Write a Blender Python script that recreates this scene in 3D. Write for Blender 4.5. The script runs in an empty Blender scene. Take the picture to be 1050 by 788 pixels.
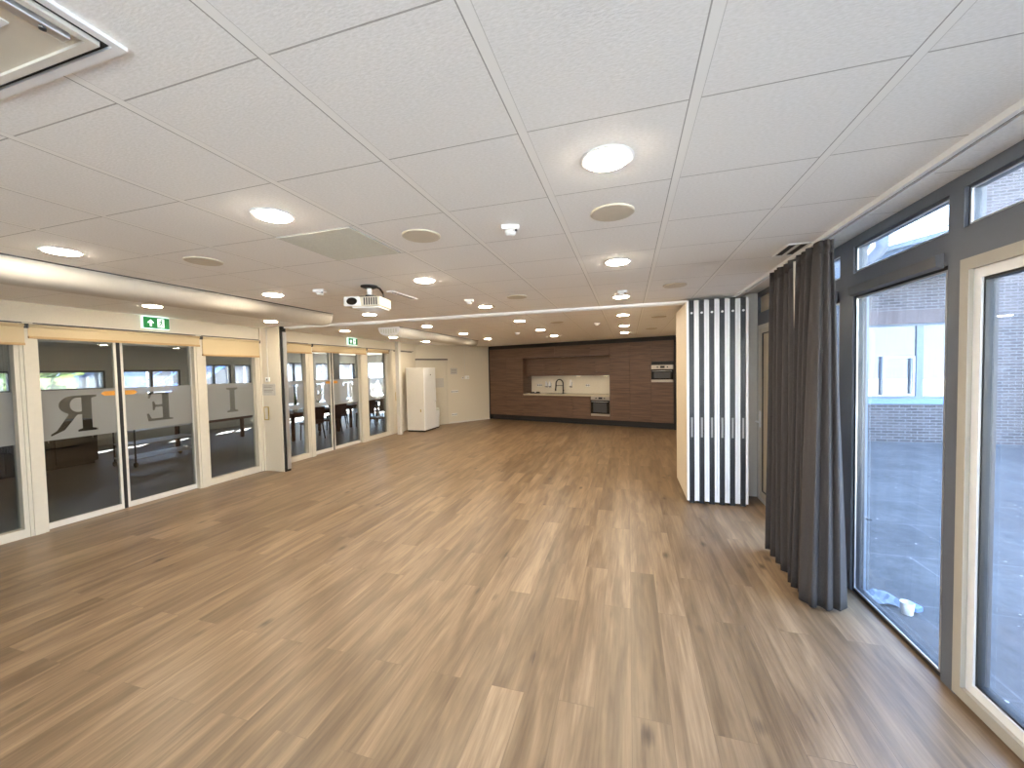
import bpy, bmesh, math, random
from mathutils import Vector, Matrix
random.seed(7)
PI = math.pi
C = bpy.context.scene.collection
sc = bpy.context.scene

# ------------------------------------------------------------------ camera
F_PX = 401.5188
cam_d = bpy.data.cameras.new('camera'); cam = bpy.data.objects.new('camera', cam_d); C.objects.link(cam)
cam_d.sensor_fit = 'HORIZONTAL'; cam_d.sensor_width = 36.0; cam_d.lens = F_PX / 1050 * 36
cam_d.clip_start = 0.02; cam_d.clip_end = 300
right = Vector((0.9583620900924608, 0.28481134826340276, -0.02060582864126037))
down = Vector((-0.009533567408962247, -0.040207733496123096, -0.9991458598520857))
fwd = Vector((-0.28539659312274396, 0.9577399616114426, -0.0358182993237186))
m = Matrix.Identity(4)
for i in range(3):
    m[i][0] = right[i]; m[i][1] = -down[i]; m[i][2] = -fwd[i]
m[0][3], m[1][3], m[2][3] = 0.0, 0.0, 1.81
cam.matrix_world = m
sc.camera = cam

# ------------------------------------------------------------------ light, world, exposure
SKY_STRENGTH = 5.6
SUN_STRENGTH = 80.0
LAMP_STRENGTH = 105.0
sc.view_settings.view_transform = 'Standard'
sc.view_settings.look = 'None'
sc.view_settings.gamma = 1.0
sc.view_settings.use_curve_mapping = False
sc.view_settings.exposure = 1.1
w = bpy.data.worlds.new('sky'); sc.world = w; w.use_nodes = True
nt = w.node_tree; nt.nodes.clear()
wo = nt.nodes.new('ShaderNodeOutputWorld'); bg = nt.nodes.new('ShaderNodeBackground')
tc = nt.nodes.new('ShaderNodeTexCoord'); sx = nt.nodes.new('ShaderNodeSeparateXYZ'); rp = nt.nodes.new('ShaderNodeValToRGB')
rp.color_ramp.elements[0].position = 0.0; rp.color_ramp.elements[0].color = (0.70, 0.82, 0.95, 1)
rp.color_ramp.elements[1].position = 0.7; rp.color_ramp.elements[1].color = (0.36, 0.55, 0.92, 1)
nt.links.new(tc.outputs['Generated'], sx.inputs[0]); nt.links.new(sx.outputs['Z'], rp.inputs[0])
nt.links.new(rp.outputs[0], bg.inputs['Color']); bg.inputs['Strength'].default_value = SKY_STRENGTH
nt.links.new(bg.outputs[0], wo.inputs[0])
sun_d = bpy.data.lights.new('sun', 'SUN'); sun = bpy.data.objects.new('sun', sun_d); C.objects.link(sun)
sun_d.energy = SUN_STRENGTH; sun_d.angle = math.radians(0.6); sun_d.color = (1.0, 0.95, 0.86)
sun.rotation_euler = Vector((0.45, -0.60, -0.66)).to_track_quat('-Z', 'Y').to_euler()
sun.location = (-12, 24, 20)
sc.cycles.max_bounces = 10; sc.cycles.diffuse_bounces = 6; sc.cycles.transparent_max_bounces = 24
sc.cycles.sample_clamp_indirect = 6.0
sc.cycles.caustics_reflective = False; sc.cycles.caustics_refractive = False

# ------------------------------------------------------------------ materials
def lin(c):
    return tuple((v / 12.92 if v <= 0.04045 else ((v + 0.055) / 1.055) ** 2.4) for v in [x / 255 for x in c]) + (1,)

MATS = {}
def new_mat(name):
    M_ = bpy.data.materials.new(name); M_.use_nodes = True
    n = M_.node_tree; n.nodes.clear()
    out = n.nodes.new('ShaderNodeOutputMaterial'); MATS[name] = M_
    return M_, n, out

def mat(name, rgb, rough=0.5, metal=0.0, var=0.0, scale=20, bump=0.0, emit=None, es=0.0, spec=None, stretch=(1, 1, 1)):
    M_, n, out = new_mat(name)
    b = n.nodes.new('ShaderNodeBsdfPrincipled')
    b.inputs['Roughness'].default_value = rough; b.inputs['Metallic'].default_value = metal
    if spec is not None: b.inputs['Specular IOR Level'].default_value = spec
    col = lin(rgb); b.inputs['Base Color'].default_value = col
    t = n.nodes.new('ShaderNodeTexCoord'); mp = n.nodes.new('ShaderNodeMapping'); mp.inputs['Scale'].default_value = stretch
    nz = n.nodes.new('ShaderNodeTexNoise'); nz.inputs['Scale'].default_value = scale; nz.inputs['Detail'].default_value = 4
    n.links.new(t.outputs['Object'], mp.inputs[0]); n.links.new(mp.outputs[0], nz.inputs['Vector'])
    r = n.nodes.new('ShaderNodeValToRGB')
    v = max(var, 0.02)
    r.color_ramp.elements[0].position = 0.3; r.color_ramp.elements[1].position = 0.7
    r.color_ramp.elements[0].color = tuple(c * (1 - v) for c in col[:3]) + (1,)
    r.color_ramp.elements[1].color = tuple(min(1, c * (1 + v)) for c in col[:3]) + (1,)
    n.links.new(nz.outputs['Fac'], r.inputs[0]); n.links.new(r.outputs[0], b.inputs['Base Color'])
    if bump:
        bp = n.nodes.new('ShaderNodeBump'); bp.inputs['Strength'].default_value = bump; bp.inputs['Distance'].default_value = 0.004
        n.links.new(nz.outputs['Fac'], bp.inputs['Height']); n.links.new(bp.outputs[0], b.inputs['Normal'])
    if emit is not None:
        b.inputs['Emission Color'].default_value = lin(emit); b.inputs['Emission Strength'].default_value = es
    n.links.new(b.outputs[0], out.inputs[0])
    return M_

def math_node(n, op, a, b=None, c=None):
    q = n.nodes.new('ShaderNodeMath'); q.operation = op
    for i, v in enumerate((a, b, c)):
        if v is None: continue
        if isinstance(v, (int, float)): q.inputs[i].default_value = v
        else: n.links.new(v, q.inputs[i])
    return q.outputs[0]

def mixc(n, fac, a, b, mode='MIX'):
    q = n.nodes.new('ShaderNodeMix'); q.data_type = 'RGBA'; q.blend_type = mode
    for s, v in ((q.inputs[0], fac), (q.inputs[6], a), (q.inputs[7], b)):
        if isinstance(v, (int, float)): s.default_value = v
        elif isinstance(v, tuple): s.default_value = v
        else: n.links.new(v, s)
    return q.outputs[2]

def floor_mat():
    M_, n, out = new_mat('oak_planks')
    b = n.nodes.new('ShaderNodeBsdfPrincipled')
    t = n.nodes.new('ShaderNodeTexCoord')
    mp = n.nodes.new('ShaderNodeMapping'); mp.inputs['Rotation'].default_value = (0, 0, PI / 2)
    n.links.new(t.outputs['Object'], mp.inputs[0])
    def brick(c1, c2, mortar, bias=0.0):
        br = n.nodes.new('ShaderNodeTexBrick')
        br.offset = 0.37; br.offset_frequency = 2; br.squash = 1.0
        br.inputs['Color1'].default_value = c1; br.inputs['Color2'].default_value = c2; br.inputs['Mortar'].default_value = mortar
        br.inputs['Scale'].default_value = 1.0; br.inputs['Mortar Size'].default_value = 0.0016
        br.inputs['Mortar Smooth'].default_value = 0.3
        br.inputs['Brick Width'].default_value = 1.5; br.inputs['Row Height'].default_value = 0.193; br.inputs['Bias'].default_value = bias
        n.links.new(mp.outputs[0], br.inputs['Vector']); return br
    rnd = brick((0, 0, 0, 1), (1, 1, 1, 1), (0.5, 0.5, 0.5, 1))
    # plank-wise shift of the grain
    sh = n.nodes.new('ShaderNodeVectorMath'); sh.operation = 'MULTIPLY_ADD'
    n.links.new(rnd.outputs['Color'], sh.inputs[0]); sh.inputs[1].default_value = (7.3, 3.1, 5.7)
    n.links.new(t.outputs['Object'], sh.inputs[2])
    def noise(scale, st, detail=5, dist=0.0):
        q = n.nodes.new('ShaderNodeMapping'); q.inputs['Scale'].default_value = st
        n.links.new(sh.outputs[0], q.inputs[0])
        z = n.nodes.new('ShaderNodeTexNoise'); z.inputs['Scale'].default_value = scale; z.inputs['Detail'].default_value = detail
        z.inputs['Distortion'].default_value = dist
        n.links.new(q.outputs[0], z.inputs['Vector']); return z.outputs['Fac']
    grain = noise(9, (7, 0.35, 1), 8, 0.3)
    fine = noise(60, (5, 0.5, 1), 4)
    broad = noise(2.2, (4.4, 0.5, 1), 4, 0.8)
    base = mixc(n, rnd.outputs['Color'], lin((124, 103, 78)), lin((148, 125, 98)))
    r1 = n.nodes.new('ShaderNodeValToRGB'); r1.color_ramp.elements[0].position = 0.32; r1.color_ramp.elements[1].position = 0.68
    r1.color_ramp.elements[0].color = (0.74, 0.71, 0.68, 1); r1.color_ramp.elements[1].color = (1.12, 1.12, 1.12, 1)
    n.links.new(grain, r1.inputs[0])
    c = mixc(n, 0.8, base, r1.outputs[0], 'MULTIPLY')
    r2 = n.nodes.new('ShaderNodeValToRGB'); r2.color_ramp.elements[0].position = 0.35; r2.color_ramp.elements[1].position = 0.65
    r2.color_ramp.elements[0].color = (0.52, 0.48, 0.45, 1); r2.color_ramp.elements[1].color = (1.1, 1.1, 1.1, 1)
    n.links.new(broad, r2.inputs[0]); c = mixc(n, 0.8, c, r2.outputs[0], 'MULTIPLY')
    r3 = n.nodes.new('ShaderNodeValToRGB'); r3.color_ramp.elements[0].color = (0.86, 0.86, 0.86, 1); r3.color_ramp.elements[1].color = (1.1, 1.1, 1.1, 1)
    n.links.new(fine, r3.inputs[0]); c = mixc(n, 0.6, c, r3.outputs[0], 'MULTIPLY')
    # knots
    q = n.nodes.new('ShaderNodeMapping'); q.inputs['Scale'].default_value = (4.2, 2.0, 1); n.links.new(sh.outputs[0], q.inputs[0])
    vo = n.nodes.new('ShaderNodeTexVoronoi'); vo.inputs['Scale'].default_value = 1.0; n.links.new(q.outputs[0], vo.inputs['Vector'])
    wob = math_node(n, 'ADD', vo.outputs['Distance'], math_node(n, 'MULTIPLY', math_node(n, 'SUBTRACT', grain, 0.5), 0.16))
    kr = n.nodes.new('ShaderNodeMapRange'); kr.inputs['From Min'].default_value = 0.03; kr.inputs['From Max'].default_value = 0.16
    kr.inputs['To Min'].default_value = 0.85; kr.inputs['To Max'].default_value = 0.0; n.links.new(wob, kr.inputs['Value'])
    sel = n.nodes.new('ShaderNodeMapRange'); n.links.new(vo.outputs['Color'], sel.inputs['Value'])
    sel.inputs['From Min'].default_value = 0.40; sel.inputs['From Max'].default_value = 0.55
    kf = math_node(n, 'MULTIPLY', kr.outputs[0], sel.outputs[0])
    c = mixc(n, kf, c, lin((58, 45, 35)))
    seam = rnd.outputs['Fac']
    c = mixc(n, math_node(n, 'MULTIPLY', seam, 0.55), c, lin((92, 74, 56)))
    n.links.new(c, b.inputs['Base Color'])
    rr = n.nodes.new('ShaderNodeMapRange'); rr.inputs['To Min'].default_value = 0.27; rr.inputs['To Max'].default_value = 0.42
    n.links.new(grain, rr.inputs['Value']); n.links.new(rr.outputs[0], b.inputs['Roughness'])
    bp = n.nodes.new('ShaderNodeBump'); bp.inputs['Strength'].default_value = 0.12; bp.inputs['Distance'].default_value = 0.002
    n.links.new(math_node(n, 'SUBTRACT', fine, seam), bp.inputs['Height']); n.links.new(bp.outputs[0], b.inputs['Normal'])
    n.links.new(b.outputs[0], out.inputs[0]); return M_

def ceiling_mat():
    M_, n, out = new_mat('mineral_tiles')
    b = n.nodes.new('ShaderNodeBsdfPrincipled'); b.inputs['Roughness'].default_value = 0.85; b.inputs['Specular IOR Level'].default_value = 0.2
    t = n.nodes.new('ShaderNodeTexCoord'); s = n.nodes.new('ShaderNodeSeparateXYZ'); n.links.new(t.outputs['Object'], s.inputs[0])
    # a crossing every 0.572 m along the room
    yy = math_node(n, 'WRAP', math_node(n, 'SUBTRACT', s.outputs['Y'], 0.887), 0.286, -0.286)
    ay = math_node(n, 'ABSOLUTE', yy)
    seam_y = math_node(n, 'LESS_THAN', ay, 0.0026)
    xx = math_node(n, 'WRAP', math_node(n, 'SUBTRACT', s.outputs['X'], 0.222), 0.2975, -0.2975)
    ax = math_node(n, 'ABSOLUTE', xx)
    seam_l = math_node(n, 'LESS_THAN', math_node(n, 'ABSOLUTE', math_node(n, 'ADD', xx, 0.0180)), 0.0022)
    seam_r = math_node(n, 'LESS_THAN', math_node(n, 'ABSOLUTE', math_node(n, 'SUBTRACT', xx, 0.0180)), 0.0012)
    seam_x = math_node(n, 'MAXIMUM', seam_l, math_node(n, 'MULTIPLY', seam_r, 0.5))
    seam_y = math_node(n, 'MULTIPLY', seam_y, math_node(n, 'GREATER_THAN', ax, 0.0180))
    nz = n.nodes.new('ShaderNodeTexNoise'); nz.inputs['Scale'].default_value = 130; nz.inputs['Detail'].default_value = 4
    mp = n.nodes.new('ShaderNodeMapping'); mp.inputs['Scale'].default_value = (0.5, 1.3, 1); n.links.new(t.outputs['Object'], mp.inputs[0]); n.links.new(mp.outputs[0], nz.inputs['Vector'])
    r = n.nodes.new('ShaderNodeValToRGB'); r.color_ramp.elements[0].position = 0.3; r.color_ramp.elements[1].position = 0.7
    r.color_ramp.elements[0].color = lin((236, 235, 231)); r.color_ramp.elements[1].color = lin((249, 248, 246))
    n.links.new(nz.outputs['Fac'], r.inputs[0])
    inbar = math_node(n, 'LESS_THAN', ax, 0.0180)
    c = mixc(n, inbar, r.outputs[0], lin((246, 245, 241)))
    c = mixc(n, math_node(n, 'MULTIPLY', math_node(n, 'MAXIMUM', seam_x, math_node(n, 'MULTIPLY', seam_y, 0.9)), 0.7), c, lin((132, 128, 120)))
    n.links.new(c, b.inputs['Base Color'])
    bp = n.nodes.new('ShaderNodeBump'); bp.inputs['Strength'].default_value = 0.25; bp.inputs['Distance'].default_value = 0.004
    n.links.new(math_node(n, 'MULTIPLY', nz.outputs['Fac'], math_node(n, 'SUBTRACT', 1.0, inbar)), bp.inputs['Height']); n.links.new(bp.outputs[0], b.inputs['Normal'])
    n.links.new(b.outputs[0], out.inputs[0]); return M_

def walnut_mat():
    M_, n, out = new_mat('walnut')
    b = n.nodes.new('ShaderNodeBsdfPrincipled'); b.inputs['Roughness'].default_value = 0.5
    t = n.nodes.new('ShaderNodeTexCoord'); mp = n.nodes.new('ShaderNodeMapping'); mp.inputs['Scale'].default_value = (0.7, 1, 14)
    oi = n.nodes.new('ShaderNodeObjectInfo'); ad = n.nodes.new('ShaderNodeVectorMath'); ad.operation = 'ADD'
    n.links.new(t.outputs['Object'], ad.inputs[0]); n.links.new(oi.outputs['Location'], ad.inputs[1])
    n.links.new(ad.outputs[0], mp.inputs[0])
    nz = n.nodes.new('ShaderNodeTexNoise'); nz.inputs['Scale'].default_value = 2.2; nz.inputs['Detail'].default_value = 6; nz.inputs['Distortion'].default_value = 0.5
    n.links.new(mp.outputs[0], nz.inputs['Vector'])
    r = n.nodes.new('ShaderNodeValToRGB'); r.color_ramp.elements[0].position = 0.3; r.color_ramp.elements[1].position = 0.7
    r.color_ramp.elements[0].color = lin((78, 57, 44)); r.color_ramp.elements[1].color = lin((112, 85, 66))
    n.links.new(nz.outputs['Fac'], r.inputs[0]); n.links.new(r.outputs[0], b.inputs['Base Color'])
    n.links.new(b.outputs[0], out.inputs[0]); return M_

def brick_mat():
    M_, n, out = new_mat('brickwork')
    b = n.nodes.new('ShaderNodeBsdfPrincipled'); b.inputs['Roughness'].default_value = 0.85
    t = n.nodes.new('ShaderNodeTexCoord'); s = n.nodes.new('ShaderNodeSeparateXYZ'); cb = n.nodes.new('ShaderNodeCombineXYZ')
    n.links.new(t.outputs['Object'], s.inputs[0])
    n.links.new(math_node(n, 'ADD', s.outputs['X'], s.outputs['Y']), cb.inputs[0]); n.links.new(s.outputs['Z'], cb.inputs[1])
    br = n.nodes.new('ShaderNodeTexBrick'); n.links.new(cb.outputs[0], br.inputs['Vector'])
    br.inputs['Scale'].default_value = 1; br.inputs['Brick Width'].default_value = 0.22; br.inputs['Row Height'].default_value = 0.065
    br.inputs['Mortar Size'].default_value = 0.007
    br.inputs['Color1'].default_value = lin((52, 47, 47)); br.inputs['Color2'].default_value = lin((80, 72, 72)); br.inputs['Mortar'].default_value = lin((110, 110, 112))
    n.links.new(br.outputs['Color'], b.inputs['Base Color'])
    n.links.new(b.outputs[0], out.inputs[0]); return M_

def paving_mat():
    M_, n, out = new_mat('courtyard_slabs')
    b = n.nodes.new('ShaderNodeBsdfPrincipled'); b.inputs['Roughness'].default_value = 0.8
    t = n.nodes.new('ShaderNodeTexCoord')
    br = n.nodes.new('ShaderNodeTexBrick'); n.links.new(t.outputs['Object'], br.inputs['Vector']); br.offset = 0.5
    br.inputs['Scale'].default_value = 1; br.inputs['Brick Width'].default_value = 1.0; br.inputs['Row Height'].default_value = 0.9; br.inputs['Mortar Size'].default_value = 0.008
    br.inputs['Color1'].default_value = (1, 1, 1, 1); br.inputs['Color2'].default_value = (0.85, 0.85, 0.85, 1); br.inputs['Mortar'].default_value = (1.6, 1.6, 1.6, 1)
    nz = n.nodes.new('ShaderNodeTexNoise'); nz.inputs['Scale'].default_value = 9; nz.inputs['Detail'].default_value = 9; nz.inputs['Roughness'].default_value = 0.75
    n.links.new(t.outputs['Object'], nz.inputs['Vector'])
    r = n.nodes.new('ShaderNodeValToRGB'); r.color_ramp.elements[0].position = 0.35; r.color_ramp.elements[1].position = 0.72
    r.color_ramp.elements[0].color = lin((56, 57, 60)); r.color_ramp.elements[1].color = lin((86, 87, 90))
    n.links.new(nz.outputs['Fac'], r.inputs[0])
    n2 = n.nodes.new('ShaderNodeTexNoise'); n2.inputs['Scale'].default_value = 1.1; n2.inputs['Detail'].default_value = 3; n.links.new(t.outputs['Object'], n2.inputs['Vector'])
    r2 = n.nodes.new('ShaderNodeValToRGB'); r2.color_ramp.elements[0].position = 0.4; r2.color_ramp.elements[1].position = 0.65
    r2.color_ramp.elements[0].color = (0.8, 0.8, 0.8, 1); r2.color_ramp.elements[1].color = (1.3, 1.3, 1.25, 1)
    n.links.new(n2.outputs['Fac'], r2.inputs[0])
    c = mixc(n, 1.0, mixc(n, 1.0, r.outputs[0], br.outputs['Color'], 'MULTIPLY'), r2.outputs[0], 'MULTIPLY')
    vo = n.nodes.new('ShaderNodeTexVoronoi'); vo.inputs['Scale'].default_value = 7; n.links.new(t.outputs['Object'], vo.inputs['Vector'])
    sp = math_node(n, 'LESS_THAN', vo.outputs['Distance'], 0.07)
    c = mixc(n, math_node(n, 'MULTIPLY', sp, 0.6), c, lin((190, 190, 186)))
    n.links.new(c, b.inputs['Base Color']); n.links.new(b.outputs[0], out.inputs[0]); return M_

def glass_mat(name, tint=(1, 1, 1), refl=0.05, power=5.0, glare=0.0, rough=0.0):
    M_, n, out = new_mat(name)
    lw = n.nodes.new('ShaderNodeLayerWeight'); lw.inputs['Blend'].default_value = 0.5
    f = math_node(n, 'ADD', math_node(n, 'MULTIPLY', math_node(n, 'POWER', lw.outputs['Facing'], power), 0.8), refl)
    tr = n.nodes.new('ShaderNodeBsdfTransparent'); tr.inputs['Color'].default_value = tint + (1,)
    gl = n.nodes.new('ShaderNodeBsdfGlossy'); gl.inputs['Roughness'].default_value = rough
    mx = n.nodes.new('ShaderNodeMixShader'); n.links.new(f, mx.inputs[0]); n.links.new(tr.outputs[0], mx.inputs[1]); n.links.new(gl.outputs[0], mx.inputs[2])
    res = mx
    if glare:  # bluish translucent veil mixed in to imitate glare on the panes
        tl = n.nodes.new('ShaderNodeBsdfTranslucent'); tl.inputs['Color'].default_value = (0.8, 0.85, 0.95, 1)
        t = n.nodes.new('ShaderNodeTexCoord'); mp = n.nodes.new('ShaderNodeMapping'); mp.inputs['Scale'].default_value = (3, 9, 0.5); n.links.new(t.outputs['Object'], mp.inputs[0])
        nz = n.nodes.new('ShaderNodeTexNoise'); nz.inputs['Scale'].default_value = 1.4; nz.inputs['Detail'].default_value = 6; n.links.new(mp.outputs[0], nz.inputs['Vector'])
        m2 = n.nodes.new('ShaderNodeMixShader'); n.links.new(math_node(n, 'MULTIPLY', nz.outputs['Fac'], glare * 2), m2.inputs[0])
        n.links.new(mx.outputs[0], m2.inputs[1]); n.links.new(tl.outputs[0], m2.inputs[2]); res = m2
    n.links.new(res.outputs[0], out.inputs[0]); return M_

def frost_mat():
    M_, n, out = new_mat('frosted_film')
    d = n.nodes.new('ShaderNodeBsdfDiffuse'); d.inputs['Color'].default_value = lin((178, 177, 172))
    tl = n.nodes.new('ShaderNodeBsdfTranslucent'); tl.inputs['Color'].default_value = lin((176, 180, 186))
    tr = n.nodes.new('ShaderNodeBsdfTransparent')
    nz = n.nodes.new('ShaderNodeTexNoise'); nz.inputs['Scale'].default_value = 200
    a = n.nodes.new('ShaderNodeMixShader'); a.inputs[0].default_value = 0.5
    n.links.new(d.outputs[0], a.inputs[1]); n.links.new(tl.outputs[0], a.inputs[2])
    b = n.nodes.new('ShaderNodeMixShader'); n.links.new(math_node(n, 'MULTIPLY_ADD', nz.outputs['Fac'], 0.05, 0.05), b.inputs[0])
    n.links.new(a.outputs[0], b.inputs[1]); n.links.new(tr.outputs[0], b.inputs[2])
    n.links.new(b.outputs[0], out.inputs[0]); return M_

def emit_mat(name, rgb, strength):
    M_, n, out = new_mat(name)
    e = n.nodes.new('ShaderNodeEmission'); e.inputs['Color'].default_value = rgb + (1,); e.inputs['Strength'].default_value = strength
    n.links.new(e.outputs[0], out.inputs[0]); return M_

M_FLOOR = floor_mat(); M_CEIL = ceiling_mat(); M_WAL = walnut_mat(); M_BRICK = brick_mat(); M_PAVE = paving_mat()
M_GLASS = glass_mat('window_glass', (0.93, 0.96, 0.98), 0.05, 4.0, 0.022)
M_INGLASS = glass_mat('interior_glass', (0.80, 0.82, 0.82), 0.05, 4.0)
M_SOLAR = glass_mat('solar_glass', (0.5, 0.58, 0.66), 0.16, 4.0)
M_FROST = frost_mat()
M_WALL = mat('cream_wall', (214, 205, 188), 0.75, var=0.03, scale=60, bump=0.05)
M_WHITE = mat('white_paint', (216, 211, 202), 0.45)
M_CREAM = mat('cream_frame', (208, 200, 184), 0.45)
M_BEAM = mat('beam_white', (204, 199, 190), 0.5)
M_GWHITE = mat('white_gloss', (238, 238, 238), 0.3)
M_ANTH = mat('anthracite_frame', (98, 103, 113), 0.4)
M_ANTHL = mat('anthracite_vent', (98, 98, 102), 0.45)
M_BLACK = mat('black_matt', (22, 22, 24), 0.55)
M_SATIN = mat('black_satin', (30, 31, 36), 0.35)
M_DGREY = mat('dark_grey', (62, 62, 64), 0.5)
M_GREY = mat('mid_grey', (150, 150, 148), 0.5)
M_LGREY = mat('light_grey_tile', (216, 218, 208), 0.85, var=0.06, scale=90)
M_MESHG = mat('speaker_cloth', (226, 227, 220), 0.8, var=0.05, scale=160)
M_ALU = mat('aluminium', (214, 216, 220), 0.32, 0.85)
M_STEEL = mat('brushed_steel', (190, 182, 172), 0.3, 0.9, var=0.06, scale=30, stretch=(1, 1, 20))
M_CHROME = mat('chrome', (220, 220, 220), 0.12, 1.0)
M_BLIND = mat('beige_blind', (204, 184, 148), 0.85, var=0.05, scale=120)
M_BLINDBAR = mat('ochre_blind_bar', (182, 150, 106), 0.6)
M_CURT = mat('charcoal_curtain', (66, 62, 61), 0.95, var=0.16, scale=160, bump=0.2)
M_PANEL = mat('beige_panel', (216, 202, 178), 0.55)
M_PANELW = mat('panel_profile', (240, 240, 242), 0.35)
M_WORK = mat('worktop_stone', (196, 184, 160), 0.35, var=0.05, scale=80)
M_SPLASH = mat('splashback', (226, 218, 200), 0.3, var=0.03)
M_OVENG = mat('oven_glass', (24, 22, 22), 0.12)
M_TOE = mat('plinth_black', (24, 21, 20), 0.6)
M_GREEN = mat('sign_green', (28, 118, 60), 0.4, emit=(28, 118, 60), es=0.25)
M_SIGNW = mat('sign_white', (245, 250, 248), 0.4, emit=(235, 250, 245), es=0.6)
M_SIGNH = mat('sign_housing', (225, 240, 238), 0.4, emit=(200, 238, 235), es=0.9)
M_ORANGE = mat('orange_sticker', (196, 136, 52), 0.5)
M_BROWNW = mat('brown_wood', (96, 58, 44), 0.45, var=0.15, scale=8, stretch=(1, 1, 6))
M_REDW = mat('red_wood', (168, 84, 60), 0.4, var=0.1, scale=8)
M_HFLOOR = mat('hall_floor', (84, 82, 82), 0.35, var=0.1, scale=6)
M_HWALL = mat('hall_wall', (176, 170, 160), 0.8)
M_LEAF = mat('leaf_green', (86, 120, 54), 0.6, var=0.3, scale=30)
M_POT = mat('white_pot', (232, 228, 218), 0.4)
M_BLUE = mat('blue_steel', (96, 132, 206), 0.4)
M_PALEB = mat('pale_blue_render', (112, 126, 144), 0.7)
M_TREE = mat('foliage', (92, 112, 60), 0.9, var=0.4, scale=3)
M_BRASS = mat('brass', (186, 160, 96), 0.3, 0.9)
M_PAPER = mat('grey_notice', (192, 188, 182), 0.7, var=0.08, scale=40)
M_INK = mat('notice_ink', (140, 136, 130), 0.7)
M_LAMP = emit_mat('lamp_diffuser', (1.0, 0.86, 0.66), LAMP_STRENGTH)
M_UCL = emit_mat('cupboard_light', (1.0, 0.8, 0.5), 5.0)

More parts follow.
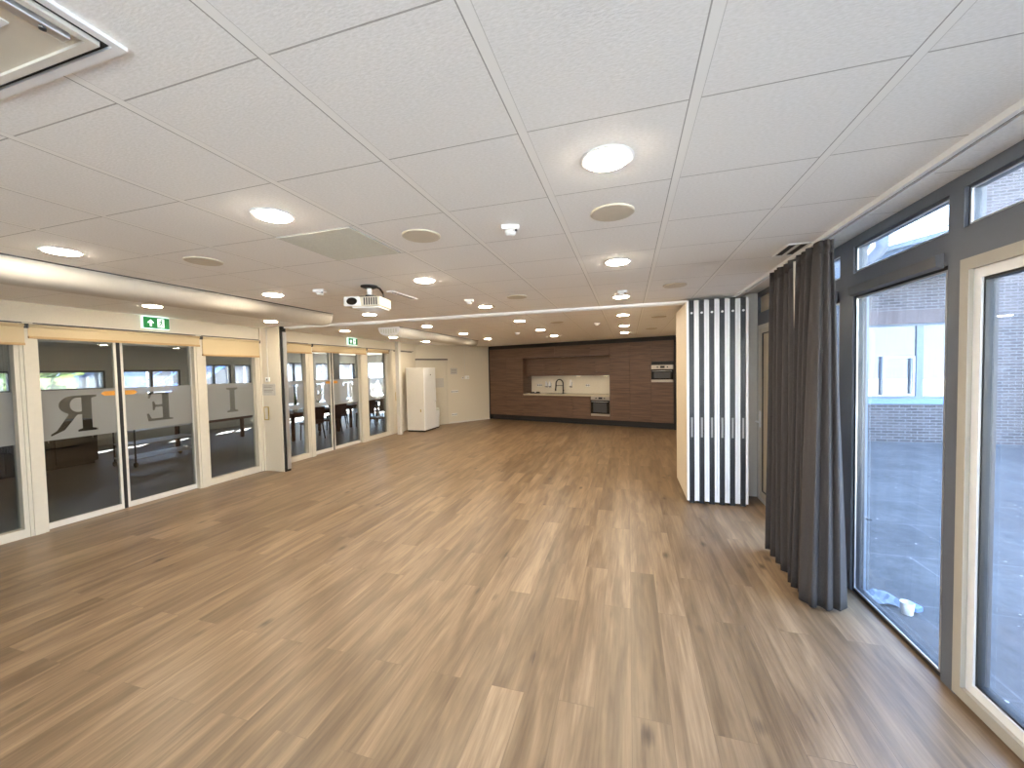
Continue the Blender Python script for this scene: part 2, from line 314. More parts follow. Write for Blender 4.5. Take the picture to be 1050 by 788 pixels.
# ------------------------------------------------------------------ mesh helper
class MB:
    def __init__(s): s.bm = bmesh.new()
    def _add(s, verts, faces):
        vs = [s.bm.verts.new(v) for v in verts]
        for f in faces:
            try: s.bm.faces.new([vs[i] for i in f])
            except ValueError: pass
        return vs
    def box(s, x0, x1, y0, y1, z0, z1, bev=0.0):
        b = bmesh.new()
        v = [b.verts.new(p) for p in [(x0, y0, z0), (x1, y0, z0), (x1, y1, z0), (x0, y1, z0), (x0, y0, z1), (x1, y0, z1), (x1, y1, z1), (x0, y1, z1)]]
        for f in [(0, 3, 2, 1), (4, 5, 6, 7), (0, 1, 5, 4), (1, 2, 6, 5), (2, 3, 7, 6), (3, 0, 4, 7)]: b.faces.new([v[i] for i in f])
        if bev: bmesh.ops.bevel(b, geom=list(b.edges), offset=bev, segments=2, profile=0.5, affect='EDGES')
        s._merge(b); return s
    def _merge(s, b, mx=None):
        mp = {}
        for v in b.verts: mp[v] = s.bm.verts.new(mx @ v.co if mx else v.co)
        for f in b.faces:
            nf = s.bm.faces.new([mp[v] for v in f.verts]); nf.smooth = f.smooth
        b.free()
    def cyl(s, c, r, h, n=24, r2=None, axis='Z', smooth=True):
        r2 = r if r2 is None else r2
        b = bmesh.new(); bmesh.ops.create_cone(b, cap_ends=True, segments=n, radius1=r, radius2=r2, depth=h)
        for f in b.faces: f.smooth = smooth and len(f.verts) == 4
        R_ = {'Z': Matrix(), 'X': Matrix.Rotation(PI / 2, 4, 'Y'), 'Y': Matrix.Rotation(-PI / 2, 4, 'X')}[axis]
        s._merge(b, Matrix.Translation(c) @ R_); return s
    def sphere(s, c, r, sc_=(1, 1, 1), n=16):
        b = bmesh.new(); bmesh.ops.create_uvsphere(b, u_segments=n, v_segments=n // 2, radius=r)
        for f in b.faces: f.smooth = True
        s._merge(b, Matrix.Translation(c) @ Matrix.Diagonal((*sc_, 1))); return s
    def lathe(s, prof, c=(0, 0, 0), n=28):
        rings = []
        for r, z in prof:
            rings.append([s.bm.verts.new((c[0] + max(r, 1e-4) * math.cos(2 * PI * k / n), c[1] + max(r, 1e-4) * math.sin(2 * PI * k / n), c[2] + z)) for k in range(n)])
        for a, b in zip(rings, rings[1:]):
            for k in range(n):
                f = s.bm.faces.new((a[k], a[(k + 1) % n], b[(k + 1) % n], b[k])); f.smooth = True
        s.bm.faces.new(rings[0][::-1]); s.bm.faces.new(rings[-1]); return s
    def prism(s, pts, axis, a0, a1, smooth=False):
        # pts: 2-D outline, extruded along axis from a0 to a1
        def P(p, a): return {'X': (a, p[0], p[1]), 'Y': (p[0], a, p[1]), 'Z': (p[0], p[1], a)}[axis]
        A = [s.bm.verts.new(P(p, a0)) for p in pts]; B = [s.bm.verts.new(P(p, a1)) for p in pts]
        n = len(pts)
        s.bm.faces.new(A[::-1]); s.bm.faces.new(B)
        for k in range(n):
            f = s.bm.faces.new((A[k], A[(k + 1) % n], B[(k + 1) % n], B[k])); f.smooth = smooth
        return s
    def tube(s, pts, r, n=10):
        pts = [Vector(p) for p in pts]; rs = r if isinstance(r, list) else [r] * len(pts)
        up = Vector((0, 0, 1)); rings = []
        for i, p in enumerate(pts):
            d = (pts[min(i + 1, len(pts) - 1)] - pts[max(i - 1, 0)]).normalized()
            u = d.cross(up)
            if u.length < 0.05: u = d.cross(Vector((0, 1, 0)))
            u.normalize(); v = d.cross(u)
            rings.append([s.bm.verts.new(p + rs[i] * (math.cos(2 * PI * k / n) * u + math.sin(2 * PI * k / n) * v)) for k in range(n)])
        for a, b in zip(rings, rings[1:]):
            for k in range(n):
                f = s.bm.faces.new((a[k], a[(k + 1) % n], b[(k + 1) % n], b[k])); f.smooth = True
        s.bm.faces.new(rings[0][::-1]); s.bm.faces.new(rings[-1]); return s
    def frame(s, axis, p0, p1, u0, u1, v0, v1, wu0, wu1, wv0, wv1):
        # rectangular frame in the plane normal to axis (X: u=y,v=z ; Y: u=x,v=z ; Z: u=x,v=y)
        def bx(a, b, c, d):
            if axis == 'X': s.box(p0, p1, a, b, c, d)
            elif axis == 'Y': s.box(a, b, p0, p1, c, d)
            else: s.box(a, b, c, d, p0, p1)
        if wu0: bx(u0, u0 + wu0, v0, v1)
        if wu1: bx(u1 - wu1, u1, v0, v1)
        if wv0: bx(u0 + wu0, u1 - wu1, v0, v0 + wv0)
        if wv1: bx(u0 + wu0, u1 - wu1, v1 - wv1, v1)
        return s
    def build(s, name, material, parent=None, loc=None):
        me = bpy.data.meshes.new(name)
        bmesh.ops.recalc_face_normals(s.bm, faces=s.bm.faces)
        s.bm.to_mesh(me); s.bm.free(); me.materials.append(material)
        o = bpy.data.objects.new(name, me); C.objects.link(o)
        if parent: o.parent = parent
        if loc: o.location = loc
        return o

def tag(o, label, cat, group=None):
    o['label'] = label; o['category'] = cat
    if group: o['group'] = group
    return o
def thing(name, label, cat, loc=(0, 0, 0), rotz=0.0, group=None):
    o = bpy.data.objects.new(name, None); C.objects.link(o); o.empty_display_size = 0.1
    o.location = loc; o.rotation_euler = (0, 0, rotz)
    return tag(o, label, cat, group)
def struct(o, label=None):
    o['kind'] = 'structure'
    if label: o['label'] = label
    return o
def sempty(name, loc=(0, 0, 0), label=None):
    o = bpy.data.objects.new(name, None); C.objects.link(o); o.location = loc; o.empty_display_size = 0.1
    return struct(o, label)
KIDS = {}
def dup(root, loc, label, rotz=None, group=None):
    def cp(o, par):
        c = o.copy(); C.objects.link(c)
        if par: c.parent = par
        for k in [q for q in bpy.data.objects if q.parent == o and q is not c]: cp(k, c)
        return c
    r = cp(root, None); r.location = loc
    if rotz is not None: r.rotation_euler = (0, 0, rotz)
    r['label'] = label
    if group: r['group'] = group
    return r

# ================================================================== SETTING
ZC = 2.70
# diagonal back wall and slanted kitchen line
KP0 = Vector((-4.95, 13.75)); KP1 = Vector((1.30, 12.0)); KD = (KP1 - KP0).normalized(); KA = math.atan2(KD.y, KD.x)
DP0 = Vector((-6.75, 11.18)); DP1 = KP0.copy(); DD = (DP1 - DP0).normalized(); DA = math.atan2(DD.y, DD.x)

b = MB(); b.box(-6.80, 1.78, -3.2, 15.0, -0.12, 0.0)
struct(b.build('floor', M_FLOOR), 'light oak plank floor with knots')
b = MB(); b.box(-6.80, 1.36, -3.2, 15.0, ZC, ZC + 0.16); b.box(1.36, 1.90, -3.2, 15.0, 2.78, 2.86)
struct(b.build('ceiling', M_CEIL), 'suspended ceiling of off-white mineral tiles')
b = MB(); b.box(1.366, 1.376, -3.2, 6.10, 2.696, 2.779)
struct(b.build('trim_1', M_WHITE))
b = MB(); b.box(1.357, 1.366, -3.2, 6.10, 2.69, 2.699)
struct(b.build('trim_42', M_BLACK))
# unseen back wall, its glazing added to brighten the ceiling; roof slab
b = MB(); b.box(-6.8, 1.9, -3.4, -3.2, 2.62, 3.0); b.box(-6.8, 1.9, -3.4, -3.2, -0.1, 0.05)
b.box(-6.8, -2.30, -3.4, -3.2, 0.05, 2.62)
for x in (-1.05, 0.30, 1.78): b.box(x, x + 0.12, -3.38, -3.22, 0.05, 2.62)
struct(b.build('wall_back', M_WALL), 'unseen wall behind the viewer, glazing added to light the ceiling')
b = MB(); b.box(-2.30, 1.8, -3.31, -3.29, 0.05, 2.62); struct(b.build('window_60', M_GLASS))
b = MB(); b.box(-14.2, 1.95, -3.4, 17.6, 3.0, 3.25); b.box(-6.0, 1.95, 4.0, 14.5, 3.25, 6.4); struct(b.build('roof_sun_block', M_DGREY))  # upper block is added, unseen, to keep sun off the courtyard slabs
# right wall beyond the folding-wall niche
b = MB(); b.box(1.60, 1.95, 6.08, 15.0, 0, 2.78); b.box(1.46, 1.60, 6.70, 15.0, 0, 2.70)
struct(b.build('wall_right', M_WALL))
b = MB(); b.box(1.50, 1.95, 6.05, 6.079, 0, 2.78); struct(b.build('trim_2', M_WHITE), 'white reveal beside the folded wall panels')
# diagonal far wall
L = (DP1 - DP0).length
b = MB(); b.box(-0.2, L - 0.06, 0.0, 0.2, 0, ZC)
o = b.build('wall_far', M_WALL); o.location = (DP0.x, DP0.y, 0); o.rotation_euler = (0, 0, DA); struct(o)
# wall behind the kitchen units
KL = (KP1 - KP0).length
b = MB(); b.box(-0.3, KL + 0.6, 0.70, 0.85, 0, ZC); b.box(-0.30, -0.055, 0.12, 0.70, 0, ZC)
o = b.build('wall_kitchen', M_BLACK); o.location = (KP0.x, KP0.y, 0); o.rotation_euler = (0, 0, KA); struct(o)

b = MB(); b.box(-0.115, -0.055, -0.02, 0.10, 0, ZC)
o = b.build('trim_43', M_GWHITE); o.location = (KP0.x, KP0.y, 0); o.rotation_euler = (0, 0, KA); struct(o, 'white corner strip beside the kitchen row')
# left wall: header, mullions, pier
b = MB(); b.box(-6.80, -6.63, -3.2, 11.4, 2.47, ZC); b.box(-6.80, -6.63, -3.2, 1.15, 0, 2.47); b.box(-6.80, -6.63, 10.0, 11.4, 0, 2.47)
b.box(-6.80, -6.63, 5.66, 6.10, 0, 2.47)
struct(b.build('wall_left', M_WALL))
b = MB(); b.box(-6.63, -6.165, 5.72, 5.84, 0, ZC); b.box(-6.63, -6.60, 5.70, 5.72, 0, ZC); b.box(-6.28, -6.165, 5.708, 5.72, 0, ZC)
struct(b.build('pier_wall', M_WALL), 'cream wall pier between the two glass fronts')
b = MB(); b.box(-6.165, -6.13, 5.73, 5.835, 0, ZC); struct(b.build('trim_3', M_BLACK))
b = MB(); b.box(-6.13, -6.115, 5.76, 5.835, 0.04, 2.6); struct(b.build('trim_4', M_ALU), 'aluminium channel on the end of the pier')
for k, (y0, y1) in enumerate([(2.68, 2.83), (4.55, 4.70), (6.85, 7.0), (8.60, 8.85)]):
    b = MB(); b.box(-6.78, -6.63, y0, y1, 0, 2.47); b.box(-6.63, -6.618, y0 + 0.03, y1 - 0.035, 0, 2.47)
    struct(b.build('trim_%d' % (5 + k), M_CREAM), 'cream mullion')
b = MB(); b.box(-6.635, -6.625, -3.2, 11.2, 2.462, 2.474)
struct(b.build('trim_9', M_DGREY))
b = MB(); b.box(-6.47, -6.35, 9.92, 10.03, 0, ZC, 0.008); struct(b.build('white_pillar', M_WHITE), 'square white post from floor to ceiling')
# ceiling track for the folding wall
b = MB(); b.box(-6.12, 1.5, 5.79, 5.84, ZC - 0.035, ZC); b.box(-6.12, 1.5, 5.90, 5.95, ZC - 0.035, ZC); b.box(-6.12, 1.5, 5.84, 5.90, ZC - 0.012, ZC)
struct(b.build('trim_10', M_GWHITE), 'white folding-wall track across the ceiling')

# baseboards
b = MB(); b.box(0.02, L - 0.05, -0.012, 0.0, 0, 0.05); o = b.build('baseboard_far', M_WHITE); o.location = (DP0.x, DP0.y, 0); o.rotation_euler = (0, 0, DA); struct(o)

# ------------------------------------------------------------------ glass front on the left
def rect(a, b_, c, d): return [(a, c), (b_, c), (b_, d), (a, d)]
def arc(cx, cy, rx, ry, a0, a1, n=14):
    return [(cx + rx * math.cos(math.radians(a0 + (a1 - a0) * k / n)), cy + ry * math.sin(math.radians(a0 + (a1 - a0) * k / n))) for k in range(n + 1)]
GL = {}
GL['I'] = [[(0, 0), (1, 0), (1, .06), (.72, .10), (.72, .90), (1, .94), (1, 1), (0, 1), (0, .94), (.28, .90), (.28, .10), (0, .06)]]
GL['T'] = [[(.28, 0), (.72, 0), (.72, .05), (.60, .08), (.60, .92), (.86, .92), (.94, .76), (1, .76), (1, 1), (0, 1), (0, .76), (.06, .76), (.14, .92), (.40, .92), (.40, .08), (.28, .05)]]
GL['L'] = [[(0, 0), (.94, 0), (1, .26), (.93, .26), (.82, .08), (.42, .08), (.42, .93), (.56, .96), (.56, 1), (0, 1), (0, .96), (.16, .93), (.16, .07), (0, .04)]]
GL['E'] = [[(0, 0), (.95, 0), (1, .26), (.92, .26), (.82, .08), (.40, .08), (.40, .47), (.66, .47), (.70, .36), (.77, .36), (.77, .66), (.70, .66), (.66, .55), (.40, .55), (.40, .92), (.78, .92), (.86, .78), (.93, .78), (.93, 1), (0, 1), (0, .96), (.14, .93), (.14, .07), (0, .04)]]
bowl_o = [(.52, 1)] + arc(.50, .745, .32, .255, 88, -80, 16)
GL['R'] = [[(0, 0), (.44, 0), (.44, .05), (.34, .08), (.34, .47), (.44, .47), (.72, .08), (1, -.05), (1, .0), (.88, .08), (.62, .50)] +
           arc(.50, .745, .32, .250, -60, 88, 16) + [(.50, 1), (0, 1), (0, .95), (.12, .92), (.12, .08), (0, .05)],
           [(.34, .55)] + arc(.42, .745, .17, .20, -85, 85, 12) + [(.34, .94)]]
GL['A'] = [[(0, 0), (.34, 0), (.34, .05), (.24, .08), (.31, .30), (.62, .30), (.69, .08), (.58, .05), (.58, 0), (1, 0), (1, .05), (.92, .08), (.58, 1), (.46, 1), (.12, .08), (0, .05)],
           [(.345, .38), (.59, .38), (.465, .76)]]
def film(parent, xloc, y0, y1, z0, z1, letter=None, ly0=0, ly1=0, lz0=1.17, lz1=1.60):
    cu = bpy.data.curves.new('film', 'CURVE'); cu.dimensions = '2D'; cu.fill_mode = 'BOTH'
    polys = [rect(y0, y1, z0, z1)]
    if letter:
        for p in GL[letter]: polys.append([(ly1 - u * (ly1 - ly0), lz0 + v * (lz1 - lz0)) for u, v in p])
    for p in polys:
        sp = cu.splines.new('POLY'); sp.points.add(len(p) - 1)
        for q, (a, z) in zip(sp.points, p): q.co = (a, z, 0, 1)
        sp.use_cyclic_u = True
    tmp = bpy.data.objects.new('tmp', cu); C.objects.link(tmp)
    dg = bpy.context.evaluated_depsgraph_get(); me = bpy.data.meshes.new_from_object(tmp.evaluated_get(dg))
    bpy.data.objects.remove(tmp)
    for v in me.vertices: v.co = Vector((0, v.co.x, v.co.y))
    me.materials.clear(); me.materials.append(M_FROST); me.name = 'frosted_film'
    o = bpy.data.objects.new('frosted_film', me); C.objects.link(o); o.parent = parent; o.location = (xloc, 0, 0)
    if letter: o['label'] = 'frosted band with a mirrored clear letter ' + letter
    return o
XG = -6.72
def fixed_pane(idx, y0, y1, letter=None, ly=(0, 0), label=None):
    r = sempty('window_%d' % idx, (0, 0, 0), label)
    b = MB(); b.frame('X', -6.76, -6.64, y0, y1, 0.0, 2.46, 0.035, 0.04, 0.10, 0.05); b.build('window_frame', M_CREAM, r)
    b = MB(); b.box(XG - 0.008, XG, y0 + 0.035, y1 - 0.04, 0.10, 2.41); b.build('glass', M_INGLASS, r)
    film(r, XG + 0.006, y0 + 0.036, y1 - 0.041, 1.07, 1.675, letter, *ly)
def leaf(idx, y0, y1, gap_side, letter=None, ly=(0, 0), label=None, lz=(1.17, 1.60)):
    r = sempty('door_%d' % idx, (0, 0, 0), label)
    b = MB(); b.box(-6.745, -6.70, y0, y1, 0.005, 0.075); b.box(-6.745, -6.70, y0, y1, 2.40, 2.46)
    wl, wr = (0.012, 0.028) if gap_side == 'right' else (0.028, 0.012)
    b.box(-6.745, -6.70, y0, y0 + wl, 0.075, 2.40); b.box(-6.745, -6.70, y1 - wr, y1, 0.075, 2.40); b.build('door_frame', M_WHITE, r)
    b = MB()
    if gap_side == 'right': b.box(-6.742, -6.703, y1, y1 + 0.022, 0.005, 2.46)
    else: b.box(-6.742, -6.703, y0 - 0.022, y0, 0.005, 2.46)
    b.build('rubber_seal', M_BLACK, r)
    b = MB(); b.box(XG - 0.008, XG, y0 + wl, y1 - wr, 0.075, 2.40); b.build('glass', M_INGLASS, r)
    film(r, XG + 0.006, y0 + wl + .001, y1 - wr - .001, 1.07, 1.675, letter, *ly, *lz)
    b = MB(); zc = 1.608
    ye = y1 - wr - 0.004 if gap_side == 'right' else y0 + wl + 0.004
    sg = -1 if gap_side == 'right' else 1
    b.prism([(ye, zc - .03), (ye + sg * .11, zc - .03), (ye + sg * .15, zc), (ye + sg * .11, zc + .03), (ye, zc + .03)], 'X', XG + 0.008, XG + 0.012)
    b.build('arrow_sticker', M_ORANGE, r)
    return r
fixed_pane(1, 1.15, 2.68, None, (0, 0), 'fixed glass pane at the near end of the left wall')
leaf(1, 2.83, 3.596, 'right', 'R', (2.93, 3.37), 'sliding glass door with a mirrored R', (1.14, 1.60))
leaf(2, 3.64, 4.55, 'left', 'E', (3.92, 4.26), 'sliding glass door with a mirrored E')
fixed_pane(2, 4.70, 5.66, 'I', (5.11, 5.31), 'fixed glass pane with a clear letter I beside the pier')
fixed_pane(3, 6.10, 6.85, 'L', (6.37, 6.66), 'fixed glass pane with a mirrored L just past the pier')
leaf(3, 7.0, 7.61, 'right', 'E', (7.12, 7.42), 'far sliding glass door, left leaf')
leaf(4, 7.655, 8.60, 'left', 'T', (8.015, 8.393), 'far sliding glass door with a clear T')
fixed_pane(4, 8.85, 9.82, 'A', (9.19, 9.65), 'last fixed glass pane with a clear A')
b = MB(); b.box(-6.78, -6.635, 9.82, 10.0, 0, 2.46); struct(b.build('trim_11', M_CREAM))

# roller blinds above the glass
def blind(y0, y1, zb, label):
    r = thing('roller_blind', label, 'blind', (-6.61, (y0 + y1) / 2, zb), 0, 'roller blinds over the glass front')
    h = (y1 - y0) / 2; H = 2.455 - zb
    b = MB(); b.box(-0.004, 0.0, -h, h, 0.02, H - 0.025); b.build('fabric', M_BLIND, r)
    b = MB(); b.cyl((-0.002, 0, H - 0.02), 0.018, 2 * h, 16, axis='Y'); b.build('roller_tube', M_BLIND, r)
    b = MB(); b.prism([(-.012, .0), (.006, -.004), (.010, .012), (.006, .026), (-.012, .026)], 'Y', -h, h); b.build('bottom_bar', M_BLINDBAR, r)
    for a in (h, -h - 0.012):
        b = MB(); b.box(-0.02, 0.022, a, a + 0.012, H - 0.05, H); b.build('bracket', M_DGREY, r)
blind(1.17, 2.72, 2.21, 'beige roller blind at the near edge, over the leftmost pane')
blind(2.75, 4.63, 2.29, 'long beige roller blind above the R and E glass doors')
blind(4.67, 5.69, 2.145, 'beige roller blind lowered furthest, over the pane with the letter I')
blind(6.12, 6.95, 2.255, 'short beige roller blind just past the cream pier')
blind(6.98, 8.80, 2.295, 'long beige roller blind below the far exit sign')
blind(8.84, 9.82, 2.36, 'beige roller blind rolled up highest, over the pane with the letter A')
# closed blind on the wall beyond the post
b = MB(); b.box(-6.629, -6.62, 10.08, 11.10, 2.43, 2.455); struct(b.build('trim_12', M_DGREY))

# exit signs
def exit_sign(y, label):
    r = thing('exit_sign', label, 'exit sign', (-6.60, y, 2.52), 0, 'green emergency exit signs')
    b = MB(); b.box(-0.028, 0.008, -0.17, 0.17, -0.005, 0.165, 0.004); b.build('housing', M_SIGNH, r)
    b = MB(); b.box(0.008, 0.012, -0.164, 0.164, 0.001, 0.160); b.build('sign_face', M_GREEN, r)
    b = MB()
    b.prism([(-.075 - .012, .03), (-.075 + .012, .03), (-.075 + .012, .095), (-.045, .070), (-.036, .085), (-.075, .125), (-.114, .085), (-.105, .070), (-.075 - .012, .095)], 'X', 0.012, 0.015)
    b.build('arrow', M_SIGNW, r)
    b = MB(); b.box(0.012, 0.0145, 0.01, 0.095, 0.018, 0.145); b.build('doorway_symbol', M_SIGNW, r)
    b = MB(); X0, X1 = 0.0145, 0.0165
    b.cyl((0.0155, 0.064, 0.124), 0.012, 0.002, 14, axis='X')
    b.prism([(.050, .112), (.066, .108), (.060, .072), (.044, .068)], 'X', X0, X1)       # trunk
    b.prism([(.060, .105), (.088, .088), (.084, .080), (.062, .092)], 'X', X0, X1)       # forward arm
    b.prism([(.050, .110), (.030, .098), (.022, .078), (.030, .075), (.038, .092), (.052, .100)], 'X', X0, X1)
    b.prism([(.046, .072), (.060, .074), (.082, .052), (.078, .028), (.068, .030), (.070, .050)], 'X', X0, X1)
    b.prism([(.044, .074), (.054, .068), (.044, .044), (.018, .030), (.014, .039), (.036, .050)], 'X', X0, X1)
    b.build('running_figure', M_GREEN, r)
exit_sign(4.03, 'lit green exit sign above the R and E glass doors')
exit_sign(8.28, 'lit green exit sign above the glass doors with the letter T')

# ------------------------------------------------------------------ things on the pier and post wall
r = thing('wall_notice', 'grey printed notice on the cream pier', 'notice', (-6.44, 5.715, 1.43))
b = MB(); b.box(-0.16, 0.15, -0.006, 0, 0, 0.215); b.build('board', M_PAPER, r)
b = MB()
for k, z in enumerate((.17, .14, .09, .06)): b.box(-0.12, 0.10 - 0.03 * (k % 2), -0.0075, -0.006, z, z + 0.012)
b.build('print', M_INK, r)
r = thing('light_switch', 'white switch box below a thin cable duct on the cream pier', 'switch', (-6.45, 5.715, 1.68))
b = MB(); b.box(-0.045, 0.045, -0.03, 0, 0, 0.085, 0.006); b.build('box', M_GWHITE, r)
b = MB(); b.box(-0.012, 0.014, -0.036, -0.03, 0.03, 0.06, 0.002); b.build('rocker', M_DGREY, r)
b = MB(); b.box(-0.012, 0.012, -0.014, 0, 0.085, 0.98); b.build('cable_duct', M_WHITE, r)
def door_plate(loc, rot, label):
    r = thing('door_control_plate', label, 'control plate', loc, rot, 'tall push plates for the sliding doors')
    b = MB(); b.frame('Y', -0.014, 0, -0.055, 0.055, 0, 0.25, 0.014, 0.014, 0.014, 0.014); b.build('rim', M_BRASS, r)
    b = MB(); b.box(-0.041, 0.041, -0.009, 0, 0.014, 0.236); b.build('push_pad', M_CREAM, r)
door_plate((-6.52, 5.715, 0.965), 0, 'tall cream push plate with a dark rim on the pier')
door_plate((-6.625, 10.17, 0.97), PI / 2, 'tall cream push plate with a dark rim beside the white post')

# ------------------------------------------------------------------ window wall on the right
XW = 1.68
idx = 5
def mk(name, label, *boxes, material=None):
    b = MB()
    for q in boxes: b.box(*q)
    return struct(b.build(name, material or M_ANTH), label)
Y0, Y1 = -3.2, 6.05
mk('trim_13', 'anthracite window head', (XW, XW + .09, Y0, Y1, 2.71, 2.78))
mk('trim_14', 'anthracite transom', (XW, XW + .09, Y0, Y1, 2.335, 2.50))
POSTS = [(-3.2, -3.1), (-2.15, -2.05), (-0.95, -0.85), (0.28, 0.38), (1.55, 1.655), (2.655, 2.755), (3.70, 3.90), (5.0, 5.12), (5.995, 6.05)]
n = 15
for a, c in POSTS:
    mk('trim_%d' % n, 'anthracite window post', (XW, XW + .09, a, c, 0, 2.335), (XW, XW + .09, a, c, 2.50, 2.71)); n += 1
def pane(i, y0, y1, label, trickle=True):
    r = sempty('window_%d' % i, (0, 0, 0), label)
    b = MB(); b.frame('X', XW + .015, XW + .075, y0, y1, 0.0, 2.335, 0.022, 0.022, 0.028, 0.022); b.build('window_frame', M_SATIN, r)
    b = MB(); b.frame('X', XW + .012, XW + .02, y0 + .022, y1 - .022, 0.028, 2.313, 0.012, 0.012, 0.012, 0.012); b.build('glazing_bead', M_ALU, r)
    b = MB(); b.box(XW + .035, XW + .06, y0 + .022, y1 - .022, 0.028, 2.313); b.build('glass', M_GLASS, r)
    if trickle:
        b = MB(); b.prism([(XW, 2.325), (XW - .035, 2.335), (XW - .04, 2.395), (XW, 2.41)], 'Y', y0 + .03, y1 - .01); b.build('trickle_vent', M_ANTHL, r)
def upper(i, y0, y1, label):
    r = sempty('window_%d' % i, (0, 0, 0), label)
    b = MB(); b.frame('X', XW + .02, XW + .07, y0, y1, 2.50, 2.71, 0.016, 0.016, 0.014, 0.014); b.build('window_frame', M_ANTH, r)
    b = MB(); b.frame('X', XW + .014, XW + .022, y0 + .016, y1 - .016, 2.514, 2.696, 0.010, 0.010, 0.008, 0.006); b.build('glazing_bead', M_ALU, r)
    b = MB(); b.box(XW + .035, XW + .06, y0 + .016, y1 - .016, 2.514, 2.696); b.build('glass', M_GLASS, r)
bays = [(-3.1, -2.15), (-2.05, -.95), (-.85, .28), (.38, 1.55), (1.655, 2.655), (2.755, 3.70), (3.90, 5.0), (5.12, 5.995)]
for k, (a, c) in enumerate(bays):
    if k not in (4, 7): pane(5 + k, a, c, 'tall anthracite framed window onto the courtyard' if k == 5 else None, k in (3, 5, 6))
    if k != 7: upper(13 + k, a, c, 'narrow clerestory pane')
# white casement door right of the tall window
def casement(i, y0, y1, label):
    r = sempty('door_%d' % i, (0, 0, 0), label)
    b = MB(); b.frame('X', XW - .012, XW + .085, y0, y1, 0.02, 2.335, 0.055, 0.055, 0.06, 0.06); b.build('door_frame', mat('putty_frame', (176, 170, 158), 0.45), r)
    b = MB(); b.frame('X', XW + .01, XW + .075, y0 + .055, y1 - .055, 0.08, 2.275, 0.045, 0.045, 0.05, 0.05); b.build('sash', M_GWHITE, r)
    b = MB(); b.frame('X', XW + .02, XW + .07, y0 + .10, y1 - .10, 0.13, 2.225, 0.012, 0.012, 0.012, 0.012); b.build('rubber_seal', M_BLACK, r)
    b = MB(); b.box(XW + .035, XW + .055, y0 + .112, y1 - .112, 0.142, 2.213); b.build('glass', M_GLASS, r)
casement(5, 1.655, 2.655, 'white framed glazed door at the right edge')
# white door behind the curtains, reflection in its glass painted as opaque beige
r = sempty('door_6', (0, 0, 0), 'white door with its glass reflection painted beige between the curtains and the folded wall')
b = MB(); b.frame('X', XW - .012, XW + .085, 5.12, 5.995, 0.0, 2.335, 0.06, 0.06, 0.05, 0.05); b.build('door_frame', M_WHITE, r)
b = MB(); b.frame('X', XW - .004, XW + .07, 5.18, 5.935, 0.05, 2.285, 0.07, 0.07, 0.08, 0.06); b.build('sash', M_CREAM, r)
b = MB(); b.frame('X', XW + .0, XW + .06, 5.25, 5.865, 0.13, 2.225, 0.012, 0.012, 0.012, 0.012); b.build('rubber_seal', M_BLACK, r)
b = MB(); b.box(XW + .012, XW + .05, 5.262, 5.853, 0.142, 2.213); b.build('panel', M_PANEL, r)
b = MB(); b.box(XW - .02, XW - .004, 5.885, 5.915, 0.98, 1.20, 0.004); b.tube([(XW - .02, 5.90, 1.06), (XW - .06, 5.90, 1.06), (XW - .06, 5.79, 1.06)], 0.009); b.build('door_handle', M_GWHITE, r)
b = MB(); b.box(XW + .02, XW + .06, 5.12, 5.995, 2.50, 2.71); struct(b.build('trim_30', M_PANEL), 'upper pane above the white door, its reflection painted beige')  # opaque beige put in place of the reflection in this pane

# curtain rail
r = thing('curtain_rail', 'white curtain rail along the ceiling above the windows', 'curtain rail', (1.325, 2.0, 2.672))
b = MB(); b.box(-0.03, -0.006, -4.6, 4.0, 0.0, 0.028); b.box(0.012, 0.03, -4.6, 4.0, 0.0, 0.028); b.build('rail', M_GWHITE, r)
b = MB(); b.box(-0.006, 0.012, -4.6, 4.0, 0.010, 0.028); b.build('track_groove', M_BLACK, r)

# ================================================================== FOLDING WALL PANELS
PX0, PW = 0.733, 0.1195
def folded_panel():
    r = thing('folding_wall_panel', '', 'wall panel', (PX0, 5.57, 0), 0, 'folded movable wall panels')
    b = MB(); b.box(0.0, 0.026, 0.0, 1.13, 0.035, 2.655, 0.002); b.box(PW - 0.030, PW - 0.003, 0.0, 1.13, 0.035, 2.655, 0.002); b.build('facing', M_PANELW, r)
    b = MB(); b.box(0.026, PW - 0.030, 0.012, 1.12, 0.10, 2.56); b.box(0.044, PW - 0.048, 0.006, 0.012, 0.10, 2.56); b.build('core', M_SATIN, r)
    b = MB(); b.box(0.028, PW - 0.032, 0.004, 1.12, 2.56, 2.668); b.build('top_seal', M_BLACK, r)
    b = MB(); b.box(0.028, PW - 0.032, 0.004, 1.12, 0.004, 0.10); b.build('bottom_seal', M_BLACK, r)
    b = MB(); b.cyl((PW / 2, 0.004, 2.50), 0.014, 0.016, 14, axis='Y'); b.build('bolt', M_GWHITE, r)
    b = MB(); b.frame('Y', 0.001, 0.012, 0.047, 0.070, 0.88, 1.14, 0.004, 0.004, 0.006, 0.006); b.box(0.051, 0.066, 0.004, 0.012, 0.886, 1.134); b.build('latch_slot', M_GREY, r)
    b = MB(); b.cyl((PW / 2, 0.30, 2.675), 0.02, 0.02, 12); b.cyl((PW / 2, 0.9, 2.675), 0.02, 0.02, 12); b.build('hanger', M_STEEL, r)
    return r
fp = folded_panel()
LBL = ['leftmost folded wall panel, its broad beige side facing the room', 'folded wall panel second from the left in the black and white stack', 'folded wall panel third from the left in the black and white stack',
       'folded wall panel third from the right in the black and white stack', 'folded wall panel second from the right in the black and white stack', 'rightmost folded wall panel, beside the white reveal and door']
fp['label'] = LBL[0]
b = MB(); b.box(-0.006, 0.0, 0.004, 1.126, 0.04, 2.65); b.build('beige_face', M_PANEL, fp)
